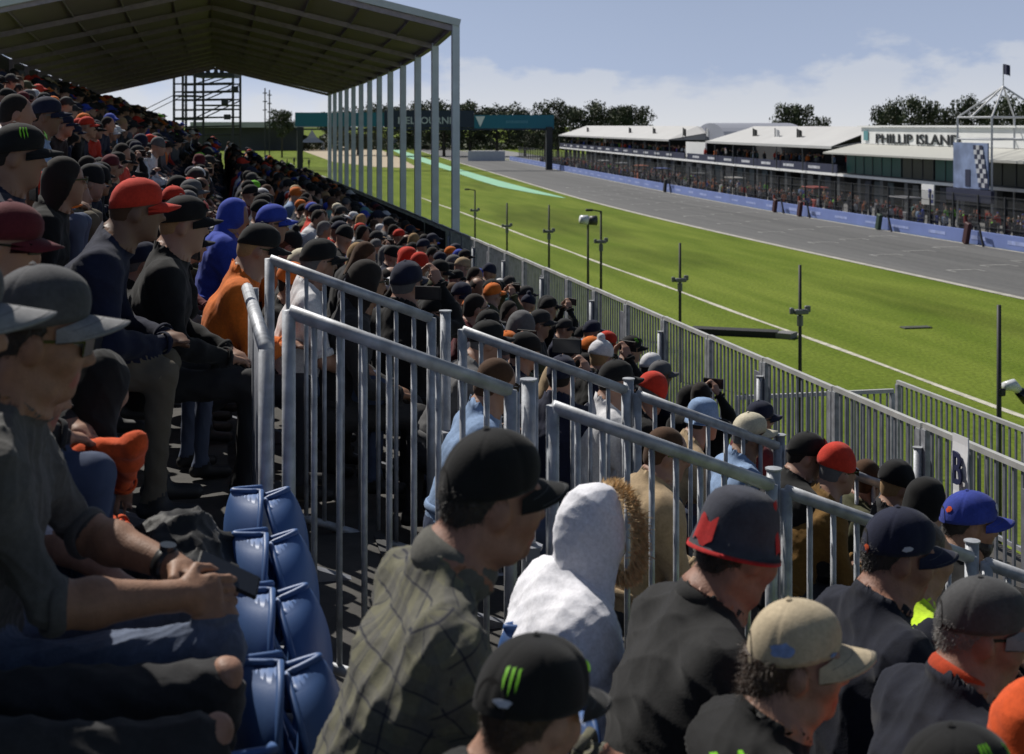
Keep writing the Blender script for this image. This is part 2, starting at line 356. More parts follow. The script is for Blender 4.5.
def seated(lean=.2, yaw=0.0, hyaw=0.0, hpitch=.06, hroll=0.0, hands=(None, None), w=1.0, belly=0.0, fine=False, sleeve='long', curl=.5, puff=.0, knees=(.44, .44), poles=None, hood_down=False, handn=(None, None), neck_fwd=.03, splay=.13, kz=.555, shrug=0.0, shin_dir=0.0):
    d = v3(math.sin(lean), 0, math.cos(lean)); U = rot(yaw)@v3(0, 1, 0); Fw = rot(yaw)@v3(1, 0, 0)
    hip = v3(0, 0, .56); waist = hip+d*.17; chest = hip+d*.34+v3(0, 0, 0); S = hip+d*.47
    dn = unit(v3(math.sin(lean*.7), 0, math.cos(lean*.7)))
    neck = S+dn*.1+Fw*neck_fwd*.5; hc = S+dn*.198+Fw*(neck_fwd+.02)
    R = rot(yaw*.4+hyaw, hpitch, hroll); p = puff
    P = [wid(hip+v3(0, 0, -.01), hip+d*.06, .175*w, .125, .17*w, .12, v3(0, 1, 0), LEG, .04),
         wid(hip+d*.07, waist, .172*w+p, .125+belly*.6+p, .165*w+p, .118+belly+p, v3(0, 1, 0), TOP, .05),
         wid(waist, chest, .165*w+p, .118+belly+p, .19*w+p, .125+p, U, TOP, .06), wid(chest, S-d*.01, .19*w+p, .122+p, .165*w+p, .088+p, U, TOP, .08),
         cap_(S-d*.04, neck, .062, .056, SKIN, .02), cap_(neck, hc+R@v3(-.03, 0, -.03), .056, .055, SKIN, .03),
         wid(S-dn*.02-Fw*.01, S+dn*.05-Fw*.004, .088+p, .08+p, .068+p, .066+p, U, TOP, .035)]
    if hood_down: P += [ell(S-Fw*.085+d*.02, (.072, .13, .065), TOP, .04), ell(S-Fw*.07+d*.06, (.055, .115, .035), TOP, .03)]
    info = {'hc': hc, 'R': R, 'S': S, 'd': d, 'U': U, 'F': Fw, 'chest': chest, 'neck': (S+dn*.082+Fw*.016, unit(dn+Fw*.4), dn, Fw), 'rings': ([] if p > .02 or hood_down else [(S+dn*.082+Fw*.016, dn+Fw*.4, U, .07+p*.8, .07+p*.8, .014, TOP)])+[(hip+d*.078, d, v3(0, 1, 0), .176*w+p, .128+belly*.6+p, .012, TOP)]}
    for i, s in enumerate((1, -1)):         # left then right
        sh = S+U*s*.172*w-d*(.02-shrug)
        P += [cap_(neck-dn*.045-Fw*.01, sh, .05+p*.5, .056+p*.6, TOP, .08), ell(sh-d*.012, (.064+p, .064+p, .07+p), TOP, .08)]
        h = hands[i]
        if h is None: h = v3(.33, s*.11, .67)
        h = np.array(h, float); pole = v3(-.35, s*.8, -.7) if poles is None or poles[i] is None else np.array(poles[i], float)
        e, h = ik(sh, h, .285, .25, pole)
        info['elbow%d' % i] = e; info['wrist%d' % i] = h
        fm = {'long': SLEEVE, 'short': SKIN, 'half': SKIN}[sleeve]; ex = .012+p*.6 if sleeve == 'long' else 0
        if sleeve == 'short':
            m = sh+(e-sh)*.68
            P += [cap_(sh, m, .062, .062, TOP, .03), cap_(m, e, .047, .042, SKIN, .012)]; info['rings'].append((m+unit(e-sh)*.058, e-sh, U, .053, .053, .012, TOP))
        else: P += [cap_(sh, e, .058+p*.7+.006, .05+p*.7, SLEEVE if sleeve == 'long' else TOP, .075)]
        f = unit(h-e)
        P += [cap_(e, e+(h-e)*.35, .044+ex, .046+ex, fm, .02), cap_(e+(h-e)*.35, h-f*.005, .045+ex, .029+ex*.8, fm, .02)]
        if sleeve == 'long' and fine: P += [cap_(h-f*.02, h+f*.004, .033+ex*.6, .034+ex*.6, SLEEVE, .006)]
        if sleeve == 'long': info['rings'].append((h+f*.002, f, v3(0, .3, 1), .032+ex*.6, .032+ex*.6, .007, SLEEVE))
        if sleeve == 'half': info['rings'].append((e+f*.012, f, v3(0, .3, 1), .05, .05, .011, TOP))
        n = handn[i] if handn[i] is not None else v3(0, 0, 1)
        if fine: P += hand_prims(h, f, np.array(n, float), -s, curl)
        else:
            nn = unit(np.array(n, float)-(np.array(n, float)@f)*f+v3(1e-4, 0, 0)); sl2 = np.cross(nn, f)*-s; q1 = h+f*.085; q2 = q1+unit(f-nn*.35)*.055
            P += [wid(h-f*.01, q1, .03, .019, .038, .014, sl2, SKIN, .015), wid(q1, q2, .036, .011, .028, .009, sl2, SKIN, .01), cap_(h+f*.02+sl2*.03, h+f*.07+sl2*.052-nn*.015, .012, .009, SKIN, .012)]
        kn = v3(knees[i], s*splay, kz); an = v3(knees[i]-.03+shin_dir, s*splay, .11)
        P += [cap_(v3(0, s*.09, .555), kn, .09*w, .066, LEG, .04), cap_(kn, an, .064, .046, LEG, .03), cap_(an, an+v3(.02, 0, -.05), .045, .04, SHOE, .02), cap_(an+v3(-.03, 0, -.06), an+v3(.15, s*.02, -.075), .036, .032, SHOE, .02)]
        info['knee%d' % i] = kn
    info['nhead'] = len(P); P += head_prims(hc, R, fine)
    return P, info
def standing(fine=False, hyaw=0.0):
    d = v3(.04, 0, 1); hip = v3(0, 0, .93); S = v3(.02, 0, 1.43); hc = v3(.05, 0, 1.64); R = rot(hyaw, .1)
    P = [wid(hip, hip+v3(0, 0, .1), .165, .115, .155, .11, v3(0, 1, 0), LEG), wid(hip+v3(0, 0, .12), v3(.01, 0, 1.27), .155, .115, .185, .12, v3(0, 1, 0), TOP), wid(v3(.01, 0, 1.27), S, .185, .12, .15, .085, v3(0, 1, 0), TOP), cap_(S, hc+v3(-.02, 0, -.05), .056, .054, SKIN)]
    for s in (1, -1):
        sh = S+v3(0, s*.175, -.02); e = sh+v3(-.02, s*.05, -.29); h = e+v3(.12, -s*.04, -.2)
        P += [ell(sh, (.068, .068, .066), TOP), cap_(sh, e, .06, .05, SLEEVE), cap_(e, h, .05, .036, SLEEVE), cap_(h, h+v3(.03, 0, -.13), .032, .02, SKIN), cap_(v3(0, s*.09, .9), v3(.02, s*.1, .5), .088, .06, LEG), cap_(v3(.02, s*.1, .5), v3(-.02, s*.11, .1), .06, .045, LEG), cap_(v3(-.04, s*.11, .04), v3(.16, s*.13, .035), .04, .034, SHOE)]
    return P+head_prims(hc, R, fine), {'hc': hc, 'R': R}
# ---- hats
def crown_pt(phi, v, seam=True, tall=.1, big=1.0):
    v = min(max(v, 0), 1); a = v*PI/2; sa = math.sin(a); rad = max(1-sa**2.5, 0)**.5; c = math.cos(phi)
    if seam:
        dphi = abs((phi/(PI/3)) % 1.0-.5); dphi = (.5-dphi)*PI/3
        rad *= 1-.028*math.exp(-(dphi/.06)**2)*(1 if v < .97 else 0)
    x = -.01+.104*big*rad*c+.011*max(0, c)**2*math.sin(PI*min(v*1.1, 1)); y = .088*big*rad*math.sin(phi)
    z = .026+.016*c*(1-v)+(tall+.018)*sa
    return Vector((x, y, z))
def bill_pt(u, v, side, ln=.078, curve=1.0, big=1.0):
    phi = u*1.08; b = crown_pt(phi, 0, False, big=big); ext = ln*(1-abs(u)**3.2)**.6
    return Vector((b.x+v*ext*1.0, b.y*(1+.05*v*(1-abs(u))), b.z-curve*(.026*u*u*(.35+.65*v)*1.0)-v*.012-(.0035 if side else 0)+.004*(1-abs(u))))
def cap_meshes(nphi=48, nv=10, seam=True, tall=.1, curve=1.0, big=1.0, ln=.078):
    cr = MB(); vs = []; fs = []
    for j in range(nv+1):
        for i in range(nphi): vs.append(crown_pt(2*PI*i/nphi, min(j/nv, .995), seam, tall, big))
    for j in range(nv):
        for i in range(nphi): i2 = (i+1) % nphi; fs.append((j*nphi+i, j*nphi+i2, (j+1)*nphi+i2, (j+1)*nphi+i))
    fs.append(tuple(nv*nphi+i for i in range(nphi)))
    o = len(vs)                                         # inside rim, so that the cap has a sweatband edge
    for i in range(nphi):
        p = crown_pt(2*PI*i/nphi, 0, False, tall, big); vs.append(Vector((-.012+(p.x+.012)*.95, p.y*.95, p.z+.002)))
    for i in range(nphi): i2 = (i+1) % nphi; fs.append((i2, i, o+i, o+i2))
    cr.add(vs, fs)
    t = crown_pt(0, .999, False, tall, big); cr.add([(t.x-.012+.009*math.cos(a*PI/4), .009*math.sin(a*PI/4), t.z+(.001 if a < 8 else .006)) for a in range(8)]+[(t.x-.012, 0, t.z+.007)], [(a, (a+1) % 8, 8) for a in range(8)])
    bl = MB(); nu = 22 if nphi > 30 else 8; nw = 6 if nphi > 30 else 2
    for side in (0, 1):
        vs = [bill_pt(-1+2*i/nu, j/nw, side, ln, curve, big) for j in range(nw+1) for i in range(nu+1)]
        fs = [(j*(nu+1)+i, j*(nu+1)+i+1, (j+1)*(nu+1)+i+1, (j+1)*(nu+1)+i) for j in range(nw) for i in range(nu)]
        bl.add(vs, fs)
    q = nw*(nu+1); h = (nu+1)*(nw+1)
    bl.f += [(q+i, q+i+1, h+q+i+1, h+q+i) for i in range(nu)]; bl.m += [0]*nu
    return cr, bl
def claw_logo(phi0, v0, size, big=1.0):
    """three ragged claw strokes sewn on the crown"""
    mb = MB(); S = [[(0, 1), (.17, .95), (.2, .6), (.17, .25), (.1, 0), (.07, .3), (.1, .62), (.02, .8)],
                    [(.28, .98), (.45, 1), (.5, .62), (.44, .3), (.36, -.1), (.34, .3), (.37, .65), (.3, .8)],
                    [(.58, 1), (.75, .97), (.8, .6), (.74, .3), (.62, .02), (.63, .35), (.66, .65), (.6, .8)]]
    for st in S:
        n = len(st)//2; pts = []
        for k in range(n): pts.append((st[k], st[-1-k]))
        L = []
        for a, b in pts:
            for q in (a, b):
                p = crown_pt(phi0-(q[0]-.4)*size/.1, v0+(q[1]-.5)*size/.14, False, big=big); c = Vector((-.01, 0, .05)); L.append(p+(p-c).normalized()*.0035)
        mb.add(L, [(2*i, 2*i+1, 2*i+3, 2*i+2) for i in range(n-1)])
    return mb
def blob_patch(phi0, v0, wphi, wv, n=14, seed=1, big=1.0, tall=.1):
    r = random.Random(seed); mb = MB(); c = Vector((-.012, 0, .05)); L = []
    for i in range(n):
        a = 2*PI*i/n; k = r.uniform(.75, 1.1); p = crown_pt(phi0+wphi*k*math.cos(a), v0+wv*k*math.sin(a), False, tall, big); L.append(p+(p-c).normalized()*.003)
    p = crown_pt(phi0, v0, False, tall, big); L.append(p+(p-c).normalized()*.0045)
    mb.add(L, [(i, (i+1) % n, n) for i in range(n)]); return mb
def head_matrix(info, flip=False):
    R = Matrix([list(r) for r in info['R']]).to_4x4()
    M = Matrix.Translation(Vector(info['hc'])) @ R @ Matrix.Scale(HS, 4)
    return M @ Matrix.Rotation(PI, 4, 'Z') if flip else M
def hair_mesh(kind, h, seed=0):
    """hair in the head's own frame"""
    if kind == 'short': P = [ell((-.02, 0, .034), (.1, .083, .1), 0, .02), ell((-.05, 0, -.02), (.066, .07, .07), 0, .02)]; cuts = [((.8, 0, -.6), .012), ((.35, 0, -1), .075)]
    elif kind == 'under_cap': P = [ell((-.016, 0, .027), (.099, .0785, .09), 0, .02), ell((-.042, 0, -.02), (.06, .062, .064), 0, .02)]; cuts = [((.95, 0, -.35), .0), ((.45, 0, -1), .056), ((0, 0, 1), .07)]
    elif kind == 'long': P = [ell((-.02, 0, .034), (.104, .087, .104), 0, .02), wid((-.06, 0, 0), (-.085, 0, -.3), .085, .06, .1, .04, (0, 1, 0), 0, .04), cap_((-.02, .08, .0), (-.02, .09, -.22), .03, .02, 0, .03), cap_((-.02, -.08, .0), (-.02, -.09, -.22), .03, .02, 0, .03)]; cuts = [((.9, 0, -.5), .02)]
    elif kind == 'tail': P = [ell((-.02, 0, .03), (.1, .083, .09), 0, .02), cap_((-.1, 0, .02), (-.15, 0, -.06), .03, .035, 0, .02), cap_((-.15, 0, -.06), (-.14, 0, -.2), .035, .012, 0, .02)]; cuts = [((.8, 0, -.6), .012), ((0, 0, 1), .1)]
    elif kind == 'bun': P = [ell((-.022, 0, .02), (.098, .083, .085), 0, .02), ell((-.07, 0, -.05), (.055, .07, .06), 0, .02), ell((-.085, 0, -.085), (.035, .05, .04), 0, .02)]; cuts = [((.95, 0, -.25), .004), ((0, 0, 1), .03)]
    elif kind == 'beanie': P = [ell((-.014, 0, .055), (.112, .092, .1), 0, .02), wid((-.014, 0, .03), (-.014, 0, .065), .095, .112, .095, .112, (0, 1, 0), 0, .01)]; cuts = [((-.25, 0, -1), -.02)]
    elif kind == 'bobble': P = [ell((-.014, 0, .055), (.112, .092, .1), 0, .02), ell((-.014, 0, .17), (.035, .035, .035), 0, .01)]; cuts = [((-.25, 0, -1), -.02)]
    elif kind == 'hood': P = [ell((-.025, 0, .02), (.125, .108, .13), 0, .03), wid((-.05, 0, -.06), (-.06, 0, -.16), .1, .09, .13, .09, (0, 1, 0), 0, .05)]; cuts = [((.95, 0, .2), .07)]
    V, Q, near, m = sdf(P, h, cuts, rough=(.0018 if kind in ('short', 'long', 'tail', 'bun', 'under_cap') else .0012), seed=seed)
    return V, Q
def bucket_hat():
    mb = MB(); n = 28
    prof = [(.122, .0), (.123, -.004), (.108, .048), (.104, .085), (.096, .115), (.08, .139), (.052, .155), (.02, .161)]
    vs = [(-.012+r*math.cos(2*PI*i/n), r*.86*math.sin(2*PI*i/n), z) for r, z in prof for i in range(n)]
    fs = [(j*n+i, j*n+(i+1) % n, (j+1)*n+(i+1) % n, (j+1)*n+i) for j in range(len(prof)-1) for i in range(n)]+[tuple((len(prof)-1)*n+i for i in range(n))]
    return mb.add(vs, fs)
HAIR_M = None
def ring_np(c, ax, u, ra, rb, tr, n, k):
    ax = unit(np.array(ax, float)); u = unit(np.array(u, float)-(np.array(u, float)@ax)*ax); w = np.cross(ax, u); vs = []
    for i in range(n):
        a = 2*PI*i/n; d = u*math.cos(a)*ra+w*math.sin(a)*rb; e = unit(u*math.cos(a)/ra+w*math.sin(a)/rb)
        for j in range(k): b = 2*PI*j/k; vs.append(c+d+e*tr*math.cos(b)*.7+ax*(tr*1.5*math.sin(b)+.003*math.sin(3*a)))
    return np.array(vs), np.array([(i*k+j, ((i+1) % n)*k+j, ((i+1) % n)*k+(j+1) % k, i*k+(j+1) % k) for i in range(n) for j in range(k)])
def finish_body(name, P, h, mats, folds=0.0, seed=0, cloth=None, rings=(), neck=None, nhead=999):
    V, Q, near, vm = sdf(P, h); fx = dict(sdf.fix)
    r = np.random.default_rng(seed)
    if folds:
        N = vnormals(V, Q); dsp = np.zeros(len(V))
        for i in range(9):
            w = r.normal(size=3)*(9+7*i); dsp += (1-2.2*np.abs(np.sin(V@w*.5+r.uniform(0, 6)+.9*np.sin(V@(r.normal(size=3)*9))))**.6)/(1+.3*i)
        cl = np.isin(vm, (TOP, LEG, SLEEVE)).astype(float)
        for _ in range(5):                            # folds die out towards hems and skin
            fmn = cl[Q].mean(1); ac = np.zeros(len(V)); ct = np.zeros(len(V))
            for c_ in range(4): np.add.at(ac, Q[:, c_], fmn); np.add.at(ct, Q[:, c_], 1)
            cl = np.minimum(np.isin(vm, (TOP, LEG, SLEEVE)), ac/np.maximum(ct, 1)) if _ < 4 else ac/np.maximum(ct, 1)
        cl = np.clip(cl*2-1, 0, 1); V = V+N*(folds*dsp*cl)[:, None]
    uv = None
    if cloth:
        uv = np.zeros((len(V), 3))
        for i, p in enumerate(P):
            w = near == i
            if not w.any() or (p[0] == 'e' and p_mat(p) == SLEEVE):
                if w.any(): uv[w] = np.stack([V[w, 1], V[w, 2], V[w, 0]], 1)
                continue
            a = p[1]; ba = p[2]-p[1]; ln = np.linalg.norm(ba)+1e-9; u = ba/ln; q = V[w]-a; t = q@u
            if p_mat(p) != SLEEVE:
                dv = np.array(cloth); ff = unit(np.cross(v3(0, 1, 0), dv)); qq = V[w]-v3(0, 0, .56); uv[w] = np.stack([np.arctan2(qq[:, 1], -(qq@ff)-.01)*.165, V[w]@dv, V[w, 0]], 1)
            else:
                e1 = unit(np.cross(u, v3(1, 0, 0))); e2 = np.cross(u, e1); uv[w] = np.stack([np.arctan2(q@e1, q@e2)*.07, (q@u) if p_mat(p) == SLEEVE else V[w]@np.array(cloth), t], 1)
    fm = face_mats(Q, vm)
    for k_, m_ in fx.items(): fm[k_] = m_
    if neck is not None:                              # a clean neckline: a tilted plane round the neck
        pt, nn, ax, fw_ = neck
        def g(X): q = X-pt; q3 = q-fw_*.02; return np.maximum(-(q@nn), np.linalg.norm(q3-(q3@ax)[:, None]*ax, axis=1)-.093)
        sel = (np.linalg.norm(V-pt, axis=1) < .15) & np.isin(vm, (TOP, SKIN)) & ((V-pt)@ax < .05) & (near < nhead); N = vnormals(V, Q)
        for _ in range(3):
            w = np.where(sel & (np.abs(g(V)) < .8*h))[0]
            if not len(w): break
            X = V[w]; g0 = g(X); gr = np.stack([g(X+np.eye(3)[i]*h*.2)-g(X-np.eye(3)[i]*h*.2) for i in range(3)], 1)/(.4*h)
            gr -= (gr*N[w]).sum(1, keepdims=True)*N[w]; st = -(g0/((gr*gr).sum(1)+.05))[:, None]*gr; ln = np.linalg.norm(st, axis=1, keepdims=True); V[w] = X+st*np.minimum(1, .8*h/(ln+1e-9))
        gv = g(V); fs_ = sel[Q].all(1); fm[fs_] = np.where(gv[Q[fs_]].mean(1) < 0, SKIN, TOP)
    for c, ax, u, ra, rb, tr, mi in rings:            # collars and cuffs sewn onto the same figure
        rv, rq = ring_np(c, ax, u, ra, rb, tr, *((32, 10) if h < .015 else (16, 6))); Q = np.concatenate([Q, rq+len(V)]); V = np.concatenate([V, rv]); fm = np.concatenate([fm, np.full(len(rq), mi)])
        if uv is not None: uv = np.concatenate([uv, np.stack([rv[:, 1], rv@np.array(cloth), rv[:, 0]], 1)])
    return np_mesh(name, V, Q, fm, mats, uv)
EYE_M = mat('eye', (.25, .24, .22), .3, var=0); SHOE_M = mat('shoe_leather', (.02, .02, .022), .6)
LIP_M = skin_mat('lip', (.34, .13, .1))
STITCH = mat('grey_stitching', (.09, .09, .095), .8, var=0); GAP = mat('dark_gap', (.012, .01, .009), .9, var=0)
def wrinkle(V, Q, amp, seed):
    r = np.random.default_rng(seed); N = vnormals(V, Q); d = np.zeros(len(V))
    for i in range(8): w = r.normal(size=3)*(10+8*i); d += (1-2.2*np.abs(np.sin(V@w*.5+r.uniform(0, 6)+.9*np.sin(V@(r.normal(size=3)*11))))**.6)/(1+.3*i)
    return V+N*(amp*d)[:, None]
def cap_on(parent, info, crown_m, bill_m, name='cap', flip=False, tall=.1, curve=1.0, big=1.04, patch=None, ln=.078, lift=0.0):
    cr, bl = cap_meshes(84, 14, True, tall, curve, big, ln)
    c = cr.build(name, crown_m, parent, smooth=True, fix=False); c.matrix_local = head_matrix(info, flip) @ Matrix.Translation((-lift*.5, 0, lift)) @ Matrix.Rotation(-lift*9, 4, 'Y')
    b = bl.build('bill', bill_m, c, smooth=True)
    st = MB()                                       # rows of stitching on the bill and along the crown's rim
    for v in (.35, .88): st.tube([bill_pt(-.86+1.72*i/16, v, 0, ln, curve, big)+Vector((0, 0, .0003)) for i in range(17)], .0006, 4)
    st.build('stitching', STITCH, b)
    if not flip:
        ar = MB(); ce = Vector((-.01, 0, .05)); L = []
        for i in range(13):
            t = PI*i/12; p = crown_pt(PI+.42*math.cos(t), .02+.3*math.sin(t), False, tall, big); L.append(p+(p-ce).normalized()*.0022)
        ar.add(L, [tuple(range(13))]); ar.build('strap_gap', GAP, c, fix=False); sp_ = MB(); L = []
        for i in range(9):
            for v in (.0, .075): p = crown_pt(PI-.45+.9*i/8, v, False, tall, big); L.append(p+(p-ce).normalized()*.004)
        sp_.add(L, [(2*i, 2*i+2, 2*i+3, 2*i+1) for i in range(8)]); sp_.build('strap', crown_m, c, smooth=True, fix=False)
    for nm, mb, m in (patch or []): mb.build(nm, m, c, smooth=True, fix=False)
    return c
def hair_on(parent, info, kind, m, h=.006, name='hair', seed=0):
    V, Q = hair_mesh(kind, h, seed)
    g = np.random.default_rng(seed+50); N = vnormals(V, Q); n = 5200 if kind == 'bun' else 3800; q = Q[g.integers(0, len(Q), n)]; w = g.dirichlet((1, 1, 1, 1), n)[:, :, None]
    b = (V[q]*w).sum(1); nn = (N[q]*w).sum(1); curl = 1.0 if kind == 'bun' else .35; ln = g.uniform(.006, .013, (n, 1))*(2.2 if kind == 'bun' else 1)
    dr = nn*.45+np.array([-.25, 0, -.75])+g.normal(0, curl, (n, 3)); dr /= np.linalg.norm(dr, axis=1, keepdims=True); sd = np.cross(dr, nn); sd /= np.linalg.norm(sd, axis=1, keepdims=True)+1e-9
    ok = b[:, 2]+dr[:, 2]*ln[:, 0] < .04; b, dr, ln, sd = b[ok], dr[ok], ln[ok], sd[ok]; n = len(b)          # single strands standing off the scalp
    S4 = np.stack([b-sd*.0006, b+sd*.0006, b+dr*ln+sd*.0002, b+dr*ln-sd*.0002], 1).reshape(-1, 3); Q = np.concatenate([Q, np.arange(4*n).reshape(-1, 4)+len(V)]); V = np.concatenate([V, S4])
    o = link_mesh(name, np_mesh(name, V, Q, np.zeros(len(Q)), [m]), parent); o.matrix_local = head_matrix(info); return o
def ring(name, c, ax, u, ra, rb, tr, m, parent, n=28, k=10, wob=0.0):
    ax = unit(np.array(ax, float)); u = unit(np.array(u, float)-(np.array(u, float)@ax)*ax); w = np.cross(ax, u); mb = MB(); vs = []
    for i in range(n):
        a = 2*PI*i/n; d = u*math.cos(a)*ra+w*math.sin(a)*rb; e = unit(u*math.cos(a)/ra+w*math.sin(a)/rb); z = wob*math.sin(3*a)
        for j in range(k):
            b = 2*PI*j/k; vs.append(c+d+e*tr*math.cos(b)*.7+ax*(tr*1.5*math.sin(b)+z))
    mb.add(vs, [(i*k+j, i*k+(j+1) % k, ((i+1) % n)*k+(j+1) % k, ((i+1) % n)*k+j) for i in range(n) for j in range(k)]); return mb.build(name, m, parent, smooth=True)
def collar_ring_unused(o, info, m, puff):
    dn = unit(info['d']*.8+v3(.05, 0, .2)); return ring('collar', info['S']+dn*.043-info['F']*.004, dn+info['F']*.25, info['U'], .076+puff*.6, .074+puff*.6, .014, m, o, wob=.003)
HEROES = []                                # (row, t) already taken
def hero(head, tread, label, top, legs, skin, h=.009, sleeve_m=None, rz=0.0, folds=.0046, seed=0, cloth=None, scale=None, group=None, **kw):
    """a seated person whose head is at world point `head`; scaled so that the feet stand on the tread"""
    P, info = seated(fine=True, **kw)
    s = (head.z-tread)/info['hc'][2] if scale is None else scale
    me = finish_body('person', P, h, [top, skin, legs, SHOE_M, EYE_M, LIP_M, sleeve_m or top], folds, seed, cloth, info['rings'], info['neck'], info['nhead'])
    o = link_mesh('person', me)
    off = Matrix.Rotation(rz, 3, 'Z') @ Vector((info['hc'][0], info['hc'][1], 0))*s
    o.location = (head.x-off.x, head.y-off.y, head.z-info['hc'][2]*s); o.scale = (s,)*3; o.rotation_euler = (0, 0, rz)
    tag(o, label, 'person', group); HEROES.append((head.x, head.y))
    info['obj'] = o; info['s'] = s; info['mw'] = Matrix.Translation(o.location) @ Matrix.Rotation(rz, 4, 'Z') @ Matrix.Scale(s, 4)
    return o, info
def to_local(p, head, tread, rz, hcz, hc_xy):
    s = (head.z-tread)/hcz; q = Matrix.Rotation(-rz, 3, 'Z') @ Vector((p.x-head.x, p.y-head.y, 0))
    return v3(q.x/s+hc_xy[0], q.y/s+hc_xy[1], (p.z-tread)/s)
# ------------------------------------------------------------------ grandstand
TREAD, RISE = .75, .27
def rowL(k): return .14+TREAD*(k-1)                 # where the seat backs of a row stand
def rowZ(k): return ZC-2.04-RISE*(k-1) if k >= 0 else ZC-2.04+RISE-.32*k
ROWS = list(range(-5, 7)); T0, T1 = -2.0, 61.0
AIS0, AIS1 = 4.88, 6.74                              # the stair between the two handrails
galv = mat('galvanised_steel', (.38, .395, .42), .52, metal=.3, var=.35, nscale=17, bump=.06, bscale=90)
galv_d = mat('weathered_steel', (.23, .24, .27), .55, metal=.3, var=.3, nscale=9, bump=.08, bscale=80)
deck_m = mat('plywood_deck', (.05, .047, .043), .85, var=.45, nscale=5, bump=.2, bscale=40)
def terrace():
    r = empty('grandstand', (0, 0, 0)); tag(r, 'stepped temporary grandstand holding the whole crowd of spectators', 'grandstand')
    mb = MB()
    for k in ROWS:
        x0 = rowL(k)-.1; x1 = x0+TREAD+(.35 if k == 6 else .0); z = rowZ(k)
        mb.box(((x0+x1)/2, (T0+T1)/2, z-.03), (x1-x0, T1-T0, .06))
        mb.box((x0-.012, (T0+T1)/2, z+.11), (.02, T1-T0, .2)) if k > -5 else None
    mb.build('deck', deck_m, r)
    mb = MB()
    for t in np.arange(T0, T1+.1, 2.7):
        for k in range(-5, 7, 2): mb.tube([(rowL(k), t, 0), (rowL(k), t, rowZ(k)-.06)], .04, 6)
        mb.tube([(rowL(-5), t, 1), (rowL(6), t, 1)], .03, 6); mb.bar((rowL(-5)-.1, t, rowZ(-5)-.1), (rowL(6)+.6, t, rowZ(6)-.1), .06, .08)
    mb.build('scaffold_frame', galv_d, r)
    mb = MB(); mb.box((4.62, (T0+T1)/2, 2.1), (.03, T1-T0, 4.1)); mb.box((rowL(-5)-.17, (T0+T1)/2, 4), (.03, T1-T0, 8.2)); mb.box((0, T1+.06, 3), (9, .03, 3.4))
    mb.build('skirt', mat('black_skirt_fabric', (.03, .032, .036), .9), r)
    mb = MB()
    for k in range(1, 6):                            # half steps and bright nosings of the stair
        mb.box((rowL(k)+.5, (AIS0+AIS1)/2, rowZ(k)-RISE/2+.02), (.3, AIS1-AIS0-.1, .05))
        mb.box((rowL(k)+TREAD-.12, (AIS0+AIS1)/2, rowZ(k)+.006), (.05, AIS1-AIS0-.12, .008))
    mb.build('stair', mat('dark_stair_metal', (.04, .041, .044), .7, metal=.2, var=.3), r)
    # walkway in front of the lowest row
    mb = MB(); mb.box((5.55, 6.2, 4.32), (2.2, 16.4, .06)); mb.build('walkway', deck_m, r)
    for t in np.arange(-1.5, 14.5, 2.6): MB().tube([(6.5, t, 0), (6.5, t, 4.29)], .04, 6).build('walkway_leg', galv_d, r)
terrace()
seat_m = mat('blue_seat_plastic', (.05, .115, .29), .48, var=.1, nscale=5, bump=.03, bscale=200)
def shell(w, hgt, thick, bow, topr=.16):
    """a moulded seat panel: rounded top corners, dished, rolled rim; stands in the y-z plane, dish opens to +x"""
    mb = MB(); n = 20; m = 16; vs = []
    def P(i, j, s):
        u = -1+2*i/n; v = j/m; z = v*hgt
        half = w/2*max(1-max(0, (v-.42)/.58)**2*.985, 0)**.5*(.66+.34*min(1, v/.42))
        rim = max(abs(u)**6, v**8)
        return (-bow*(1-u*u)*.9-bow*.4*math.sin(v*PI)+.02*rim+s*thick/2, u*half, z-.02*u*u*v)
    for s in (-1, 1): vs += [P(i, j, s) for j in range(m+1) for i in range(n+1)]
    N = (n+1)*(m+1); fs = []
    for j in range(m):
        for i in range(n):
            a = j*(n+1)+i; fs.append((a, a+1, a+n+2, a+n+1)); a += N; fs.append((a, a+n+1, a+n+2, a+1))
    for i in range(n): fs += [(i, N+i, N+i+1, i+1), (m*(n+1)+i, m*(n+1)+i+1, N+m*(n+1)+i+1, N+m*(n+1)+i)]
    for j in range(m): fs += [(j*(n+1), (j+1)*(n+1), N+(j+1)*(n+1), N+j*(n+1)), (j*(n+1)+n, N+j*(n+1)+n, N+(j+1)*(n+1)+n, (j+1)*(n+1)+n)]
    mb.add(vs, fs)
    out = [P(0, j, 0) for j in range(0, m+1)]+[P(i, m, 0) for i in range(1, n)]+[P(n, j, 0) for j in range(m, -1, -1)]
    mb.tube(out, .0095, 8); return mb                  # rolled rim
def make_seat():
    r = empty('tip_up_seat'); tag(r, 'blue plastic tip up stadium seat with folded pan', 'seat')
    b = shell(.40, .40, .01, .1).build('backrest', seat_m, r, smooth=True); b.location = (.05, 0, .44); b.rotation_euler = (0, -.2, 0)
    p = shell(.37, .38, .01, .085).build('seat_pan', seat_m, r, smooth=True); p.location = (.05, 0, .43); p.rotation_euler = (0, .06, PI)
    mb = MB(); mb.box((.08, 0, .40), (.2, .38, .04), bev=.01)
    for s in (-1, 1): mb.bar((.06, s*.17, .4), (.06, s*.17, 0), .035, .05); mb.box((.08, s*.17, .006), (.16, .05, .012))
    mb.build('bracket', galv_d, r); return r
seat0 = make_seat(); SEATS = []
def seat_label(i): return ['nearest', 'second nearest', 'third nearest', 'farthest'][i]
first = True
for i in range(4):
    o = seat0 if i == 0 else copy_tree(seat0); o.location = (rowL(1), 3.14+.49*i, rowZ(1))
    tag(o, 'empty blue tip up seat beside the plaid shirted man, %s of the four' % seat_label(i), 'seat', 'empty blue seats in a row')
